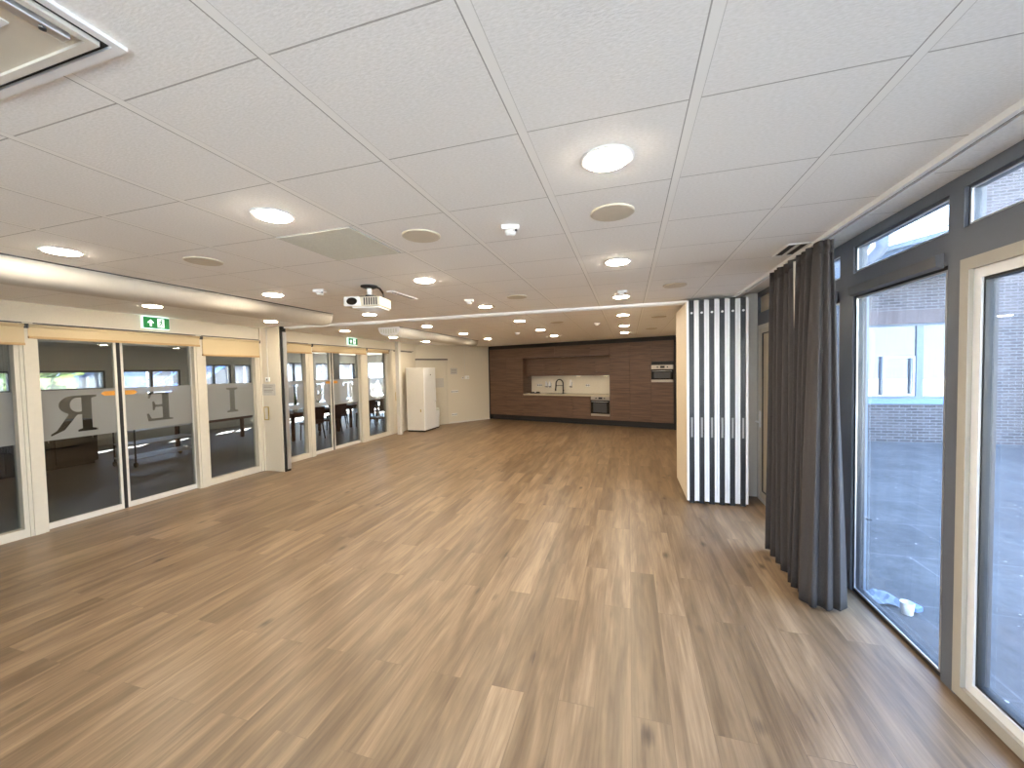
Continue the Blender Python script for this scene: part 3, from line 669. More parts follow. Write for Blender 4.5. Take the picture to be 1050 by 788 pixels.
for k in range(1, 6):
    c = fp.copy(); C.objects.link(c); c.location = (PX0 + PW * k, 5.57, 0); c['label'] = LBL[k]
    for ch in list(fp.children):
        if ch.name.startswith('beige_face'): continue
        d_ = ch.copy(); C.objects.link(d_); d_.parent = c

# ================================================================== CURTAINS
def curtain(label, top, bot, z0, z1, loc, lining=False):
    r = thing('curtain', label, 'curtain', loc, 0, 'charcoal curtains')
    def smooth(pts, sub=8):
        out = []
        for i in range(len(pts) - 1):
            p0 = Vector(pts[max(i - 1, 0)]); p1 = Vector(pts[i]); p2 = Vector(pts[i + 1]); p3 = Vector(pts[min(i + 2, len(pts) - 1)])
            for k in range(sub):
                t = k / sub
                out.append(0.5 * ((2 * p1) + (p2 - p0) * t + (2 * p0 - 5 * p1 + 4 * p2 - p3) * t * t + (3 * p1 - p0 - 3 * p2 + p3) * t ** 3))
        out.append(Vector(pts[-1])); return out
    T = smooth(top); B = smooth(bot); nz_ = 26
    b = MB(); grid = []
    for j in range(nz_ + 1):
        t = j / nz_; e = t ** 0.75
        grid.append([b.bm.verts.new((T[i].x * (1 - e) + B[i].x * e + 0.006 * math.sin(i * 0.7 + t * 5) * t - loc[0], T[i].y * (1 - e) + B[i].y * e - loc[1], z1 + (z0 - z1) * t)) for i in range(len(T))])
    for j in range(nz_):
        for i in range(len(T) - 1):
            f = b.bm.faces.new((grid[j][i], grid[j][i + 1], grid[j + 1][i + 1], grid[j + 1][i])); f.smooth = True
    o = b.build('drape', M_CURT, r); s_ = o.modifiers.new('thick', 'SOLIDIFY'); s_.thickness = 0.005; s_.offset = 0
    if lining:
        b = MB(); b.prism([(1.278 - loc[0], z1 - .03), (1.306 - loc[0], z1 - .03), (1.302 - loc[0], z1 - .3), (1.288 - loc[0], z1 - .78)], 'Y', 3.695 - loc[1], 3.70 - loc[1])
        b.build('lining', M_PANEL, r)['label'] = 'pale lining edge'
    # stitched heading band
    b = MB(); g2 = []
    for z in (z1 - 0.085, z1 + 0.004):
        g2.append([b.bm.verts.new((p.x - loc[0], p.y - loc[1], z)) for p in T])
    for i in range(len(T) - 1):
        f = b.bm.faces.new((g2[0][i], g2[0][i + 1], g2[1][i + 1], g2[1][i])); f.smooth = True
    o = b.build('heading_tape', M_CURT, r); s_ = o.modifiers.new('thick', 'SOLIDIFY'); s_.thickness = 0.012; s_.offset = 0
    for i in range(4, len(T), 16):
        b = MB(); b.box(T[i].x - loc[0] - .004, T[i].x - loc[0] + .004, T[i].y - loc[1] - .004, T[i].y - loc[1] + .004, z1 - 0.02, z1 + 0.007); b.build('hook', M_GWHITE, r)
    return r
def zig(y0, y1, n, xa, xb, first=0):
    pts = []
    for k in range(n + 1): pts.append(((xa, xb)[(k + first) % 2], y0 + (y1 - y0) * k / n))
    return pts
def fold(y0, y1, n, xa, xb, seed):
    rnd = random.Random(seed); pts = []
    for k in range(n + 1):
        q = (y1 - y0) / n
        pts.append(((xa, xb)[k % 2] + rnd.uniform(-.012, .012), y0 + q * (k + rnd.uniform(-.22, .22) * (0 < k < n))))
    return pts
curtain('charcoal curtain hanging behind, next to the white door', fold(4.24, 3.755, 9, 1.285, 1.355, 1), fold(4.30, 3.66, 9, 1.255, 1.47, 2), 0.015, 2.664, (1.33, 3.98, 0), True)
tp = fold(3.645, 3.36, 6, 1.285, 1.36, 3) + [(1.285, 3.315), (1.296, 3.268), (1.318, 3.282), (1.332, 3.250), (1.350, 3.285), (1.362, 3.262), (1.376, 3.33)]
bt = fold(3.68, 3.46, 6, 1.255, 1.47, 4) + [(1.262, 3.395), (1.288, 3.332), (1.335, 3.368), (1.375, 3.312), (1.425, 3.362), (1.455, 3.330), (1.52, 3.395)]
curtain('charcoal curtain hanging in front, beside the tall courtyard window', tp, bt, 0.012, 2.664, (1.36, 3.48, 0))

# ================================================================== CEILING ITEMS
def lamp_thing():
    r = thing('downlight', '', 'downlight', (0, 0, ZC), 0, 'round recessed downlights')
    b = MB(); b.lathe([(0.094, -0.001), (0.113, -0.001), (0.113, -0.004), (0.106, -0.006), (0.094, -0.006)]); b.build('rim', M_GWHITE, r)
    b = MB(); b.lathe([(0.092, -0.003), (0.093, -0.006), (0.086, -0.011), (0.05, -0.016), (0.0, -0.017)]); b.build('diffuser', M_LAMP, r)
    return r
XS = [-0.08, -1.89, -3.765, -5.68]; YS = [1.75, 3.44, 5.13, 6.90, 8.66, 10.35]
ROWN = ['row nearest the windows', 'second row from the windows', 'third row from the windows', 'row along the glass front']
ORD = ['first', 'second', 'third', 'fourth', 'fifth', 'sixth']
proto = None
for i, x in enumerate(XS):
    js = list(range(6))
    if i == 3: js = [1, 2, 3, 4, 5]
    for q, j in enumerate(js):
        lab = 'round warm-lit downlight, %s from the camera in the %s' % (ORD[q], ROWN[i])
        if proto is None: proto = lamp_thing(); proto.location = (x, YS[j], ZC); proto['label'] = lab
        else: dup(proto, (x, YS[j], ZC), lab)

sp = thing('ceiling_speaker', 'round ceiling speaker just beyond the nearest downlight, middle of the ceiling', 'speaker', (-0.08, 2.345, ZC), 0, 'round ceiling speakers')
b = MB(); b.lathe([(0.108, -0.001), (0.124, -0.001), (0.124, -0.006), (0.118, -0.010), (0.110, -0.010)]); b.build('rim', M_CREAM, sp)
b = MB(); b.lathe([(0.111, -0.002), (0.111, -0.008), (0.06, -0.0095), (0.0, -0.010)]); b.build('grille', M_MESHG, sp)
for x, y, lab in [(-1.287, 2.317, 'round ceiling speaker beside the grey ceiling tile'), (-3.126, 2.25, 'round ceiling speaker furthest left, near the long curved beam'),
                  (0.494, 4.644, 'round ceiling speaker just in front of the folded wall panels'), (-1.294, 4.627, 'round ceiling speaker in front of the white ceiling track, right of the projector'),
                  (-1.883, 5.161, 'round ceiling speaker furthest back before the white track, a thin ring'), (0.523, 7.426, 'round ceiling speaker beyond the track on the right, the nearer of two'),
                  (0.516, 9.60, 'round ceiling speaker near the microwave, far right'), (-1.293, 7.403, 'round ceiling speaker beyond the track, left of the downlight row')]:
    dup(sp, (x, y, ZC), lab)

sd = thing('smoke_detector', 'white smoke detector nearest the camera, between two speakers', 'detector', (-0.696, 2.364, ZC), 0.3, 'white ceiling detectors')
b = MB(); b.box(-0.055, 0.055, -0.045, 0.045, -0.028, 0.0, 0.006); b.build('base', M_GWHITE, sd)
b = MB(); b.lathe([(0.034, -0.028), (0.034, -0.045), (0.026, -0.056), (0.0, -0.058)]); b.build('head', M_GWHITE, sd)
b = MB(); b.cyl((0.036, -0.03, -0.032), 0.008, 0.012, 10); b.build('sensor_eye', M_DGREY, sd)
for x, y, lab in [(-3.127, 3.435, 'white smoke detector left of the projector'), (-1.902, 4.581, 'white smoke detector right of the projector, before the track'),
                  (-0.072, 4.751, 'white smoke detector between two downlights of the window-side row'), (-2.55, 9.1, 'white smoke detector before the left half of the kitchen'),
                  (-0.589, 7.921, 'small white detector before the right half of the kitchen')]:
    dup(sd, (x, y, ZC), lab)

r = thing('ceiling_tile', 'darker grey-green ceiling tile near the second downlight row', 'ceiling tile', (-1.895, 2.31, ZC))
b = MB(); b.box(-0.278, 0.278, -0.275, 0.275, -0.006, 0.0, 0.002); b.build('panel', M_LGREY, r)
b = MB(); b.frame('Z', -0.004, 0.0, -0.283, 0.283, -0.28, 0.28, 0.005, 0.005, 0.005, 0.005); b.build('edge_trim', M_GREY, r)

r = thing('slot_vent', 'small white ceiling vent with two black slots beside the curtains', 'vent', (1.215, 3.565, ZC))
b = MB(); b.frame('Z', -0.008, 0, -0.075, 0.075, -0.17, 0.17, 0.012, 0.012, 0.02, 0.02); b.box(-0.012, 0.012, -0.15, 0.15, -0.008, 0); b.build('frame', M_GWHITE, r)
b = MB(); b.box(-0.063, -0.012, -0.15, 0.15, -0.003, 0); b.box(0.012, 0.063, -0.15, 0.15, -0.003, 0); b.build('slot', M_BLACK, r)

r = thing('linear_diffuser', 'narrow white slotted air diffuser behind the projector', 'air diffuser', (-2.48, 4.0, ZC))
b = MB(); b.frame('Z', -0.012, 0, -0.04, 0.04, -0.26, 0.26, 0.014, 0.014, 0.014, 0.014); b.build('frame', M_GWHITE, r)
b = MB()
for k in range(9): b.box(-0.026, 0.026, -0.24 + k * 0.054, -0.21 + k * 0.054, -0.010, -0.002)
b.build('louvre', M_GREY, r)

# opened access panel, upper left corner
r = thing('ceiling_hatch', 'square white framed ceiling unit with a black gap, in the upper left corner', 'ceiling unit', (-1.595, 0.447, ZC))
h = 0.307
b = MB(); b.frame('Z', -0.010, 0.0, -h, h, -h, h, 0.022, 0.022, 0.022, 0.022); b.build('outer_frame', M_GWHITE, r)
b = MB(); b.box(-h + .022, h - .022, -h + .022, h - .022, -0.002, 0.0); b.build('dark_gap', M_BLACK, r)
h2 = 0.268
b = MB(); b.frame('Z', -0.016, -0.003, -h2, h2, -h2, h2, 0.020, 0.020, 0.020, 0.020); b.build('inner_frame', M_WHITE, r)
b = MB(); b.box(-h2 + .02, h2 - .02, -h2 + .02, h2 - .02, -0.008, -0.003); b.build('panel', M_CREAM, r)
b = MB(); b.box(h2 - .058, h2 - .028, -0.24, 0.225, -0.026, -0.008, 0.003); p_ = b.build('hinge_bracket', M_ALU, r)
for y in (0.18, 0.05, -0.12):
    b = MB(); b.cyl((h2 - .043, y, -0.028), 0.007, 0.006, 10); b.build('screw', M_DGREY, p_)
b = MB(); b.tube([(h2 - .06, 0.02, -0.014), (h2 - .12, 0.04, -0.022), (h2 - .17, 0.04, -0.018)], 0.012, 10); b.build('hose', M_GREY, r)
for q in ((.10, .14, .14, .16), (.02, .05, .12, .14)):
    b = MB(); b.box(*q, -0.011, -0.008); b.build('clip', M_GWHITE, r)

# long curved beams
def beam(name, label, x1, y0, y1):
    r = thing('ceiling_beam', label, 'ceiling beam', (x1, y0, ZC), 0, 'curved white climate beams')
    pr = [(0, 0), (0, -0.055), (-.006, -.085), (-.028, -.122), (-.066, -.150), (-.12, -.164), (-.18, -.169), (-.28, -.168), (-.35, -.158), (-.41, -.13), (-.45, -.09), (-.47, -.04), (-.475, 0)]
    Ln = y1 - y0
    b = MB(); b.prism(pr, 'Y', 0.012, Ln - 0.012, True)
    o = b.build('casing', M_BEAM, r)
    for f in o.data.polygons:
        if len(f.vertices) > 4: f.use_smooth = False
    for (a, c) in ((0.0, 0.012), (Ln - 0.012, Ln)):
        b = MB(); b.prism([(x * 1.0, z) for x, z in pr], 'Y', a, c); e = b.build('end_cap', M_GWHITE, r)
    b = MB(); b.box(0.0, 0.014, 0.0, Ln, -0.008, 0.0); b.build('edge_strip', M_DGREY, r)
    b = MB(); k = 0; y = 0.12
    while y < Ln - 0.1: b.cyl((-0.010, y, -0.058), 0.006, 0.012, 8, axis='X'); y += 0.16
    b.build('perforation', M_DGREY, r)
    return r
beam('b', 'long curved white beam on the ceiling at the left, its near end out of view', -4.2, -1.0, 4.85)
b2 = beam('b', 'shorter curved white beam on the ceiling beyond the track, before the white post', -4.27, 6.72, 10.9)
b = MB()
for k in range(7): b.box(-0.42 + k * 0.055, -0.39 + k * 0.055, -0.004, 0.0, -0.10 - 0.010 * min(k, 6 - k), -0.03)
b.build('end_grille', M_LGREY, b2)

# projector
PXY = (-2.54, 3.47)
r = thing('projector', 'white projector hanging from the ceiling on a short pole', 'projector', (PXY[0], PXY[1], ZC), 0.18)
b = MB(); b.lathe([(0.085, 0.0), (0.085, -0.012), (0.05, -0.024), (0.0, -0.026)]); b.build('ceiling_plate', M_BLACK, r)
b = MB(); b.cyl((0, 0, -0.055), 0.024, 0.09, 18); b.build('pole', M_GWHITE, r)
b = MB(); b.box(-0.09, 0.09, -0.06, 0.06, -0.128, -0.108, 0.004); b.cyl((0, 0, -0.104), 0.042, 0.018, 16); b.build('mount_bracket', M_BLACK, r)
b = MB(); b.box(-0.20, 0.17, -0.13, 0.14, -0.225, -0.128, 0.012); bd = b.build('body', M_CREAM, r)
b = MB(); b.box(-0.13, 0.155, -0.12, 0.13, -0.240, -0.225, 0.007); b.build('underside', M_GWHITE, r)
b = MB(); b.prism([(-.195, -.131), (-.045, -.131), (-.025, -.221), (-.195, -.221)], 'Y', -0.152, -0.129); b.build('lens_surround', M_GWHITE, r)
b = MB(); b.prism(arc(-.112, -.176, .055, .036, 0, 360, 22)[:-1], 'Y', -0.156, -0.140); b.build('lens', M_OVENG, r)
b = MB()
for k in range(6): b.box(0.0 + k * 0.025, 0.013 + k * 0.025, -0.133, -0.127, -0.212, -0.140)
b.build('front_vent', M_DGREY, r)
b = MB()
for k in range(7): b.box(0.167, 0.173, -0.10 + k * 0.03, -0.085 + k * 0.03, -0.208, -0.145)
b.build('side_vent', M_LGREY, r)
b = MB(); b.tube([(0.06, 0.03, -0.005), (0.09, 0.05, -0.02), (0.115, 0.06, -0.06), (0.125, 0.06, -0.10), (0.11, 0.05, -0.132)], 0.010, 8); b.build('cable', M_BLACK, r)

# ================================================================== KITCHEN (slanted line)
def kloc(s, y=0.0, z=0.0):
    nx, ny = -KD.y, KD.x
    return (KP0.x + KD.x * s + nx * y, KP0.y + KD.y * s + ny * y, z)
def kthing(name, label, cat, s, y=0.0, z=0.0, group=None): return thing(name, label, cat, kloc(s, y, z), KA, group)
G_K = 'walnut kitchen units'
def cabinet(label, s0, s1, z0, z1, fronts, y0=0.0, depth=0.60, knob=None, cat='cabinet', name='kitchen_cabinet'):
    r = kthing(name, label, cat, s0, y0, z0, G_K); W = s1 - s0; H = z1 - z0
    b = MB(); b.box(0.001, W - 0.001, 0.021, depth, 0.001, H - 0.001); b.build('carcass', M_WAL, r)
    for (a, c, e, f) in fronts:
        b = MB(); b.box(a - s0 + .002, c - s0 - .002, 0, 0.02, e - z0 + .002, f - z0 - .002, 0.0012); d_ = b.build('door', M_WAL, r)
        if knob:
            kx = {'l': a - s0 + 0.06, 'r': c - s0 - 0.06}[knob[0]]
            zz = e - z0 + 0.12 if knob[1] == 'b' else f - z0 - 0.05
            b = MB(); b.sphere((kx, -0.014, zz), 0.012, n=10); b.cyl((kx, -0.006, zz), 0.006, 0.012, 10, axis='Y'); b.build('knob', M_CHROME, d_)
    return r
TB = [0.18, 0.80]
cabinet('tall walnut kitchen cabinet at the far left end', 0.0, 0.72, 0.18, 2.215, [(0, .72, .18, .88), (0, .72, .88, 1.90), (0, .72, 1.90, 2.215)])
cabinet('tall walnut kitchen cabinet second from left, beside the sink niche', 0.72, 1.43, 0.18, 2.215, [(.72, 1.43, .18, .88), (.72, 1.43, .88, 1.90), (.72, 1.43, 1.90, 2.215)])
for a, c, lab in [(0, 1.43, 'wide walnut top cupboard above the two left tall cabinets'), (1.43, 2.68, 'wide walnut top cupboard above the left half of the sink niche'),
                  (2.68, 3.93, 'wide walnut top cupboard above the right half of the sink niche'), (3.93, 4.55, 'small walnut top cupboard straight above the oven')]:
    cabinet(lab, a, c, 2.215, 2.57, [(a, c, 2.215, 2.57)])
for a, c, e, lab in [(1.56, 2.18, 'r', 'walnut wall cupboard at the left end of the niche'), (2.18, 2.81, 'r', 'walnut wall cupboard above the white soap dispenser pair'),
                  (2.81, 3.41, 'l', 'walnut wall cupboard right of the black tap'), (3.41, 4.0, 'l', 'walnut wall cupboard above the worktop just left of the oven'),
                  (4.0, 4.55, 'l', 'walnut wall cupboard right above the oven, end of the niche')]:
    cabinet(lab, a, c, 1.58, 2.213, [(a, c, 1.58, 2.213)], 0.24, 0.36, (e, 'b'))
b = MB(); b.box(0, .13, 0.24, 0.6, 1.58, 2.213); o = b.build('filler_panel', M_WAL); o.location = kloc(1.43); o.rotation_euler = (0, 0, KA); tag(o, 'narrow walnut filler panel at the upper left of the niche', 'panel', G_K)
cabinet('walnut base cabinet at the left end of the worktop', 1.43, 2.03, 0.18, 0.915, [(1.43, 2.03, .18, .915)])
cabinet('wide walnut base cabinet under the sink', 2.03, 3.30, 0.18, 0.915, [(2.03, 3.30, .18, .915)])
cabinet('walnut base cabinet between sink cabinet and oven', 3.30, 3.93, 0.18, 0.915, [(3.30, 3.93, .18, .80), (3.30, 3.93, .80, .915)])
cabinet('tall walnut cabinet immediately right of the oven', 4.55, 5.18, 0.18, 2.57, [(4.55, 5.18, .18, .80), (4.55, 5.18, .80, 2.215), (4.55, 5.18, 2.215, 2.57)])
cabinet('tall walnut cabinet immediately left of the microwave', 5.18, 5.80, 0.18, 2.57, [(5.18, 5.80, .18, .80), (5.18, 5.80, .80, 2.215), (5.18, 5.80, 2.215, 2.57)])
cabinet('walnut cabinet below the microwave', 5.80, 6.42, 0.18, 1.365, [(5.80, 6.42, .18, 1.365)])
cabinet('walnut cupboard above the microwave', 5.80, 6.42, 1.975, 2.57, [(5.80, 6.42, 1.975, 2.57)])
b = MB(); b.box(0.005, .615, 0.04, 0.6, 1.87, 1.973); o = b.build('ventilation_panel', M_BLACK); o.location = kloc(5.80); o.rotation_euler = (0, 0, KA); tag(o, 'black ventilation panel directly above the microwave', 'panel')
# plinth, fascia, end panel, splashback, worktop
def kbox(name, lab, cat, m_, s, *q):
    b = MB(); b.box(*q); o = b.build(name, m_); o.location = kloc(s); o.rotation_euler = (0, 0, KA); tag(o, lab, cat); return o
kbox('plinth', 'black plinth under the whole kitchen row', 'plinth', M_TOE, 0, 0.05, 6.42, 0.05, 0.10, 0, 0.178)
kbox('fascia_board', 'black fascia board between kitchen cupboards and ceiling', 'fascia', M_TOE, 0, -0.06, 6.48, 0.01, 0.06, 2.573, 2.698)
kbox('end_panel', 'black panel closing the right end of the kitchen row', 'panel', M_TOE, 6.43, 0, 0.05, -0.02, 0.62, 0, 2.57)
kbox('end_panel', 'thin black panel closing the left end of the kitchen row', 'panel', M_TOE, -0.05, 0, 0.045, -0.005, 0.62, 0, 2.57)
kbox('splashback', 'pale cream splashback behind tap and soap dispensers', 'splashback', M_SPLASH, 1.43, 0.002, 3.118, 0.603, 0.615, 0.963, 1.58)
kbox('worktop', 'long pale stone worktop over the base cabinets', 'worktop', M_WORK, 1.43, 0.002, 3.118, -0.008, 0.60, 0.918, 0.962)
# sink and tap
r = kthing('sink', 'dark inset sink in the pale worktop', 'sink', 2.28, 0.05, 0.962)
b = MB(); b.frame('Z', 0, 0.005, 0, 0.62, 0, 0.42, 0.03, 0.03, 0.03, 0.03); b.build('rim', M_BLACK, r)
b = MB(); b.box(0.03, 0.59, 0.03, 0.39, 0.0, 0.002); b.build('basin', M_SATIN, r)
b = MB(); b.cyl((0.31, 0.21, 0.003), 0.04, 0.003, 16); b.build('drain', M_STEEL, r)
r = kthing('kitchen_tap', 'tall black arched spring tap on the worktop', 'tap', 2.72, 0.54, 0.962)
b = MB(); b.cyl((0, 0, 0.01), 0.035, 0.02, 18); b.cyl((0, 0, 0.18), 0.017, 0.34, 14); b.build('column', M_BLACK, r)
b = MB(); pts = [(0, 0, 0.33)] + [(-0.135 + 0.135 * math.cos(math.radians(a)), 0, 0.34 + 0.14 * math.sin(math.radians(a))) for a in range(0, 181, 15)] + [(-0.275, 0, 0.22), (-0.285, 0, 0.14)]
b.tube(pts, 0.019, 10); b.build('spring_arch', M_BLACK, r)
b = MB(); b.cyl((-0.287, 0, 0.12), 0.024, 0.07, 14); b.build('spray_head', M_SATIN, r)
b = MB(); b.tube([(0, 0, 0.27), (-0.27, 0, 0.27)], 0.009, 8); b.build('holder_arm', M_BLACK, r)
b = MB(); b.tube([(0.0, -0.02, 0.05), (0.03, -0.06, 0.07), (0.06, -0.075, 0.12)], 0.013, 8); b.build('lever', M_BLACK, r)
# dispensers
def dispenser(s, z, h, label):
    r = kthing('soap_dispenser', label, 'soap dispenser', s, 0.600, z, 'white soap dispensers on the splashback')
    b = MB(); b.lathe([(0.03, 0.05), (0.036, 0.06), (0.036, h - .02), (0.028, h), (0.0, h + .004)], (0, -0.045, 0)); b.build('bottle', M_GWHITE, r)
    b = MB(); b.box(-0.045, 0.045, -0.088, 0, 0.03, 0.05, 0.004); b.box(-0.045, 0.045, -0.006, 0, 0.0, h * .7, 0.002); b.build('bracket', M_CHROME, r)
    b = MB(); b.tube([(0, -0.045, 0.03), (0, -0.045, 0.0), (0, -0.085, -0.012)], 0.008, 8); b.build('nozzle', M_STEEL, r)
dispenser(2.06, 1.165, 0.21, 'left one of the two paired white soap dispensers left of the tap')
dispenser(2.20, 1.165, 0.21, 'right one of the two paired white soap dispensers left of the tap')
dispenser(3.0, 1.165, 0.27, 'single taller white soap dispenser right of the tap')
def socket(loc, rot, w_, label, name='wall_socket', n=2):
    r = thing(name, label, 'socket', loc, rot, 'white wall sockets')
    b = MB(); b.box(-w_ / 2, w_ / 2, -0.010, 0, 0, 0.08, 0.003); b.build('plate', M_GWHITE, r)
    for k in range(n):
        x = -w_ / 2 + w_ * (k + .5) / n
        b = MB(); b.lathe([(0.026, 0), (0.026, 0.002), (0.0, 0.002)], n=18); o = b.build('outlet', M_GREY, r); o.rotation_euler = (PI / 2, 0, 0); o.location = (x, -0.010, 0.04)
socket(kloc(1.77, 0.603, 1.20), KA, 0.21, 'triple socket on the splashback left of the soap dispensers', n=3)
socket(kloc(3.60, 0.603, 1.20), KA, 0.14, 'double socket on the splashback right of the tap')
# oven and microwave
def oven(name, label, cat, s, z, W, H, ctrl):
    r = kthing(name, label, cat, s, 0.0, z)
    b = MB(); b.box(0.008, W - 0.008, 0.004, 0.55, 0.002, H - 0.002); b.build('body', M_STEEL, r)
    b = MB(); b.box(0.008, W - 0.008, -0.012, 0.004, H - ctrl, H - 0.004, 0.003); p_ = b.build('control_panel', M_STEEL, r)
    b = MB(); b.box(W * .42, W * .62, -0.014, -0.012, H - ctrl * .75, H - ctrl * .22); b.build('display', M_BLACK, p_)
    for x in (W * .30, W * .74):
        b = MB(); b.cyl((x, -0.024, H - ctrl * .5), 0.02, 0.024, 16, axis='Y'); b.build('knob', M_SATIN, p_)
    b = MB(); b.box(0.008, W - 0.008, -0.016, 0.004, 0.075, H - ctrl - 0.006, 0.004); d_ = b.build('door', M_OVENG, r)
    b = MB(); b.box(0.085, W - 0.085, -0.018, -0.016, 0.11, H - ctrl - 0.085); b.build('window', M_DGREY, d_)
    b = MB(); b.tube([(0.04, -0.05, H - ctrl - 0.05), (W - 0.04, -0.05, H - ctrl - 0.05)], 0.011, 10); b.box(0.05, 0.07, -0.05, -0.016, H - ctrl - .058, H - ctrl - .042); b.box(W - .07, W - .05, -0.05, -0.016, H - ctrl - .058, H - ctrl - .042); b.build('handle', M_ALU, d_)
    b = MB(); b.box(0.008, W - 0.008, -0.010, 0.004, 0.004, 0.070, 0.003); b.build('lower_trim', M_STEEL, r)
oven('oven', 'stainless built-in oven under the right end of the worktop', 'oven', 3.93, 0.295, 0.62, 0.62, 0.11)
kbox('filler_panel', 'walnut strip below the built-in oven', 'panel', M_WAL, 3.93, 0.003, 0.617, 0.0, 0.5, 0.18, 0.292)
oven('microwave', 'stainless built-in microwave high up at the right end of the kitchen', 'microwave', 5.80, 1.367, 0.62, 0.50, 0.12)
# objects on the worktop
r = kthing('coffee_tray', 'low black tray with a white cup at the left end of the worktop', 'tray', 1.76, 0.28, 0.962)
b = MB(); b.box(-0.17, 0.16, -0.10, 0.10, 0, 0.025, 0.006); b.build('tray', M_BLACK, r)
b = MB(); b.box(0.06, 0.15, -0.07, 0.06, 0.025, 0.06, 0.008); b.box(-0.15, -0.05, -0.06, 0.07, 0.025, 0.05, 0.008); b.build('black_box', M_BLACK, r)
r = kthing('cup', 'white cup on the low black tray', 'cup', 1.76, 0.28, 0.988)
b = MB(); b.lathe([(0.018, 0.0), (0.02, 0.002), (0.026, 0.05), (0.022, 0.05), (0.016, 0.006), (0, 0.006)]); b.build('bowl', M_GWHITE, r)
b = MB(); b.tube([(0.022, 0, 0.012), (0.038, 0, 0.018), (0.038, 0, 0.038), (0.024, 0, 0.042)], 0.003, 6); b.build('handle', M_GWHITE, r)
for s, lab in ((3.37, 'small lit lamp under the wall cupboard right of the tap'), (4.32, 'small lit lamp under the wall cupboard above the oven')):
    r = kthing('cupboard_light', lab, 'lamp', s, 0.36, 1.58, 'lamps under the wall cupboards')
    b = MB(); b.box(-0.085, 0.085, -0.03, 0.03, -0.022, 0, 0.004); b.build('housing', M_GWHITE, r)
    b = MB(); b.box(-0.07, 0.07, -0.022, 0.022, -0.025, -0.022); b.build('diffuser', M_UCL, r)

# ================================================================== DIAGONAL WALL ITEMS
def dloc(s, z=0.0, off=0.0):
    s += 0.69   # measured along the wall from (-6.35, 11.75)
    return (DP0.x + DD.x * s + DD.y * off, DP0.y + DD.y * s - DD.x * off, z)
r = sempty('door_7', dloc(-0.10), 'cream door in the diagonal wall behind the white cupboard'); r.rotation_euler = (0, 0, DA)
b = MB(); b.frame('Y', -0.03, 0.0, -0.42, 0.76, 0, 2.20, 0.05, 0.05, 0, 0.05); b.build('door_frame', M_CREAM, r)
b = MB(); b.box(-0.37, 0.71, -0.02, -0.002, 0.01, 2.15); d_ = b.build('door_leaf', M_CREAM, r)
b = MB(); b.box(-0.42, 0.76, -0.05, -0.03, 2.195, 2.235); b.build('dark_rail', M_DGREY, r)
b = MB(); b.box(0.18, 0.60, -0.026, -0.02, 1.27, 1.58); b.build('door_notice', M_PAPER, r)
b = MB(); b.tube([(-.30, -0.02, 1.05), (-.30, -0.06, 1.05), (-.19, -0.06, 1.05)], 0.009); b.build('door_handle', M_STEEL, d_)
r = thing('wall_notice', 'grey printed notice on the diagonal wall right of the cream door', 'notice', dloc(0.78, 1.70), DA)
b = MB(); b.box(0, 0.27, -0.006, 0, 0, 0.22); b.build('board', M_PAPER, r)
b = MB()
for z in (.05, .10, .15): b.box(0.03, 0.24, -0.0075, -0.006, z, z + 0.015)
b.build('print', M_INK, r)
r = thing('thermostat', 'white thermostat with a round dial on the diagonal wall', 'thermostat', dloc(1.44, 1.52), DA)
b = MB(); b.box(-0.09, 0.09, -0.025, 0, 0, 0.12, 0.006); b.build('housing', M_GWHITE, r)
b = MB(); b.cyl((0.03, -0.032, 0.05), 0.032, 0.014, 18, axis='Y'); b.build('dial', M_LGREY, r)
r = thing('push_button', 'small dark push button left of the thermostat', 'button', dloc(1.27, 1.54), DA)
b = MB(); b.box(-0.035, 0.035, -0.012, 0, -0.01, 0.06, 0.004); b.build('plate', M_GWHITE, r)
b = MB(); b.cyl((0, -0.016, 0.025), 0.018, 0.01, 14, axis='Y'); b.build('button', M_DGREY, r)
p = dloc(0.93, 1.06); socket(p, DA, 0.28, 'row of four white sockets at mid height on the diagonal wall', n=4)
p = dloc(0.90, 0.26); socket(p, DA, 0.22, 'low white sockets near the floor on the diagonal wall', n=3)
r = thing('cable_duct', 'thin white cable duct rising above the thermostat', 'cable duct', dloc(1.36, 1.66), DA)
b = MB(); b.box(-0.008, 0.008, -0.012, 0, 0, 1.03); b.build('duct', M_WHITE, r)

# white tall cupboard
r = thing('tall_cupboard', 'tall white metal cupboard standing before the diagonal wall', 'cupboard', (-6.17, 10.90, 0))
b = MB(); b.box(-0.30, 0.29, -0.42, 0.30, 0.04, 1.935, 0.006); b.build('body', M_GWHITE, r)
b = MB(); b.box(-0.29, 0.28, -0.41, 0.29, 0.0, 0.04); b.build('plinth', M_BLACK, r)
b = MB(); b.box(-0.295, 0.285, -0.438, -0.42, 0.05, 1.93, 0.003); f_ = b.build('side_panel', M_WHITE, r)
b = MB(); b.box(0.16, 0.19, -0.446, -0.438, 0.60, 0.68, 0.002); b.box(0.163, 0.187, -0.455, -0.446, 0.655, 0.675); b.build('latch', M_BRASS, f_)
b = MB(); b.box(0.29, 0.308, -0.41, 0.295, 0.05, 1.93, 0.003); d_ = b.build('door', M_GWHITE, r)
b = MB(); b.tube([(0.308, 0.22, 0.86), (0.345, 0.22, 0.90), (0.345, 0.22, 1.24), (0.308, 0.22, 1.28)], 0.012, 10); b.build('handle', M_GWHITE, d_)
b = MB(); b.box(0.306, 0.311, -0.05, 0.0, 1.70, 1.73); b.build('badge', M_DGREY, d_)
r = thing('waste_bin', 'white cylindrical waste bin beside the tall white cupboard', 'bin', (-6.00, 11.42, 0))
b = MB(); b.lathe([(0.095, 0.03), (0.105, 0.05), (0.118, 0.56), (0.118, 0.57)]); b.build('body', M_GWHITE, r)
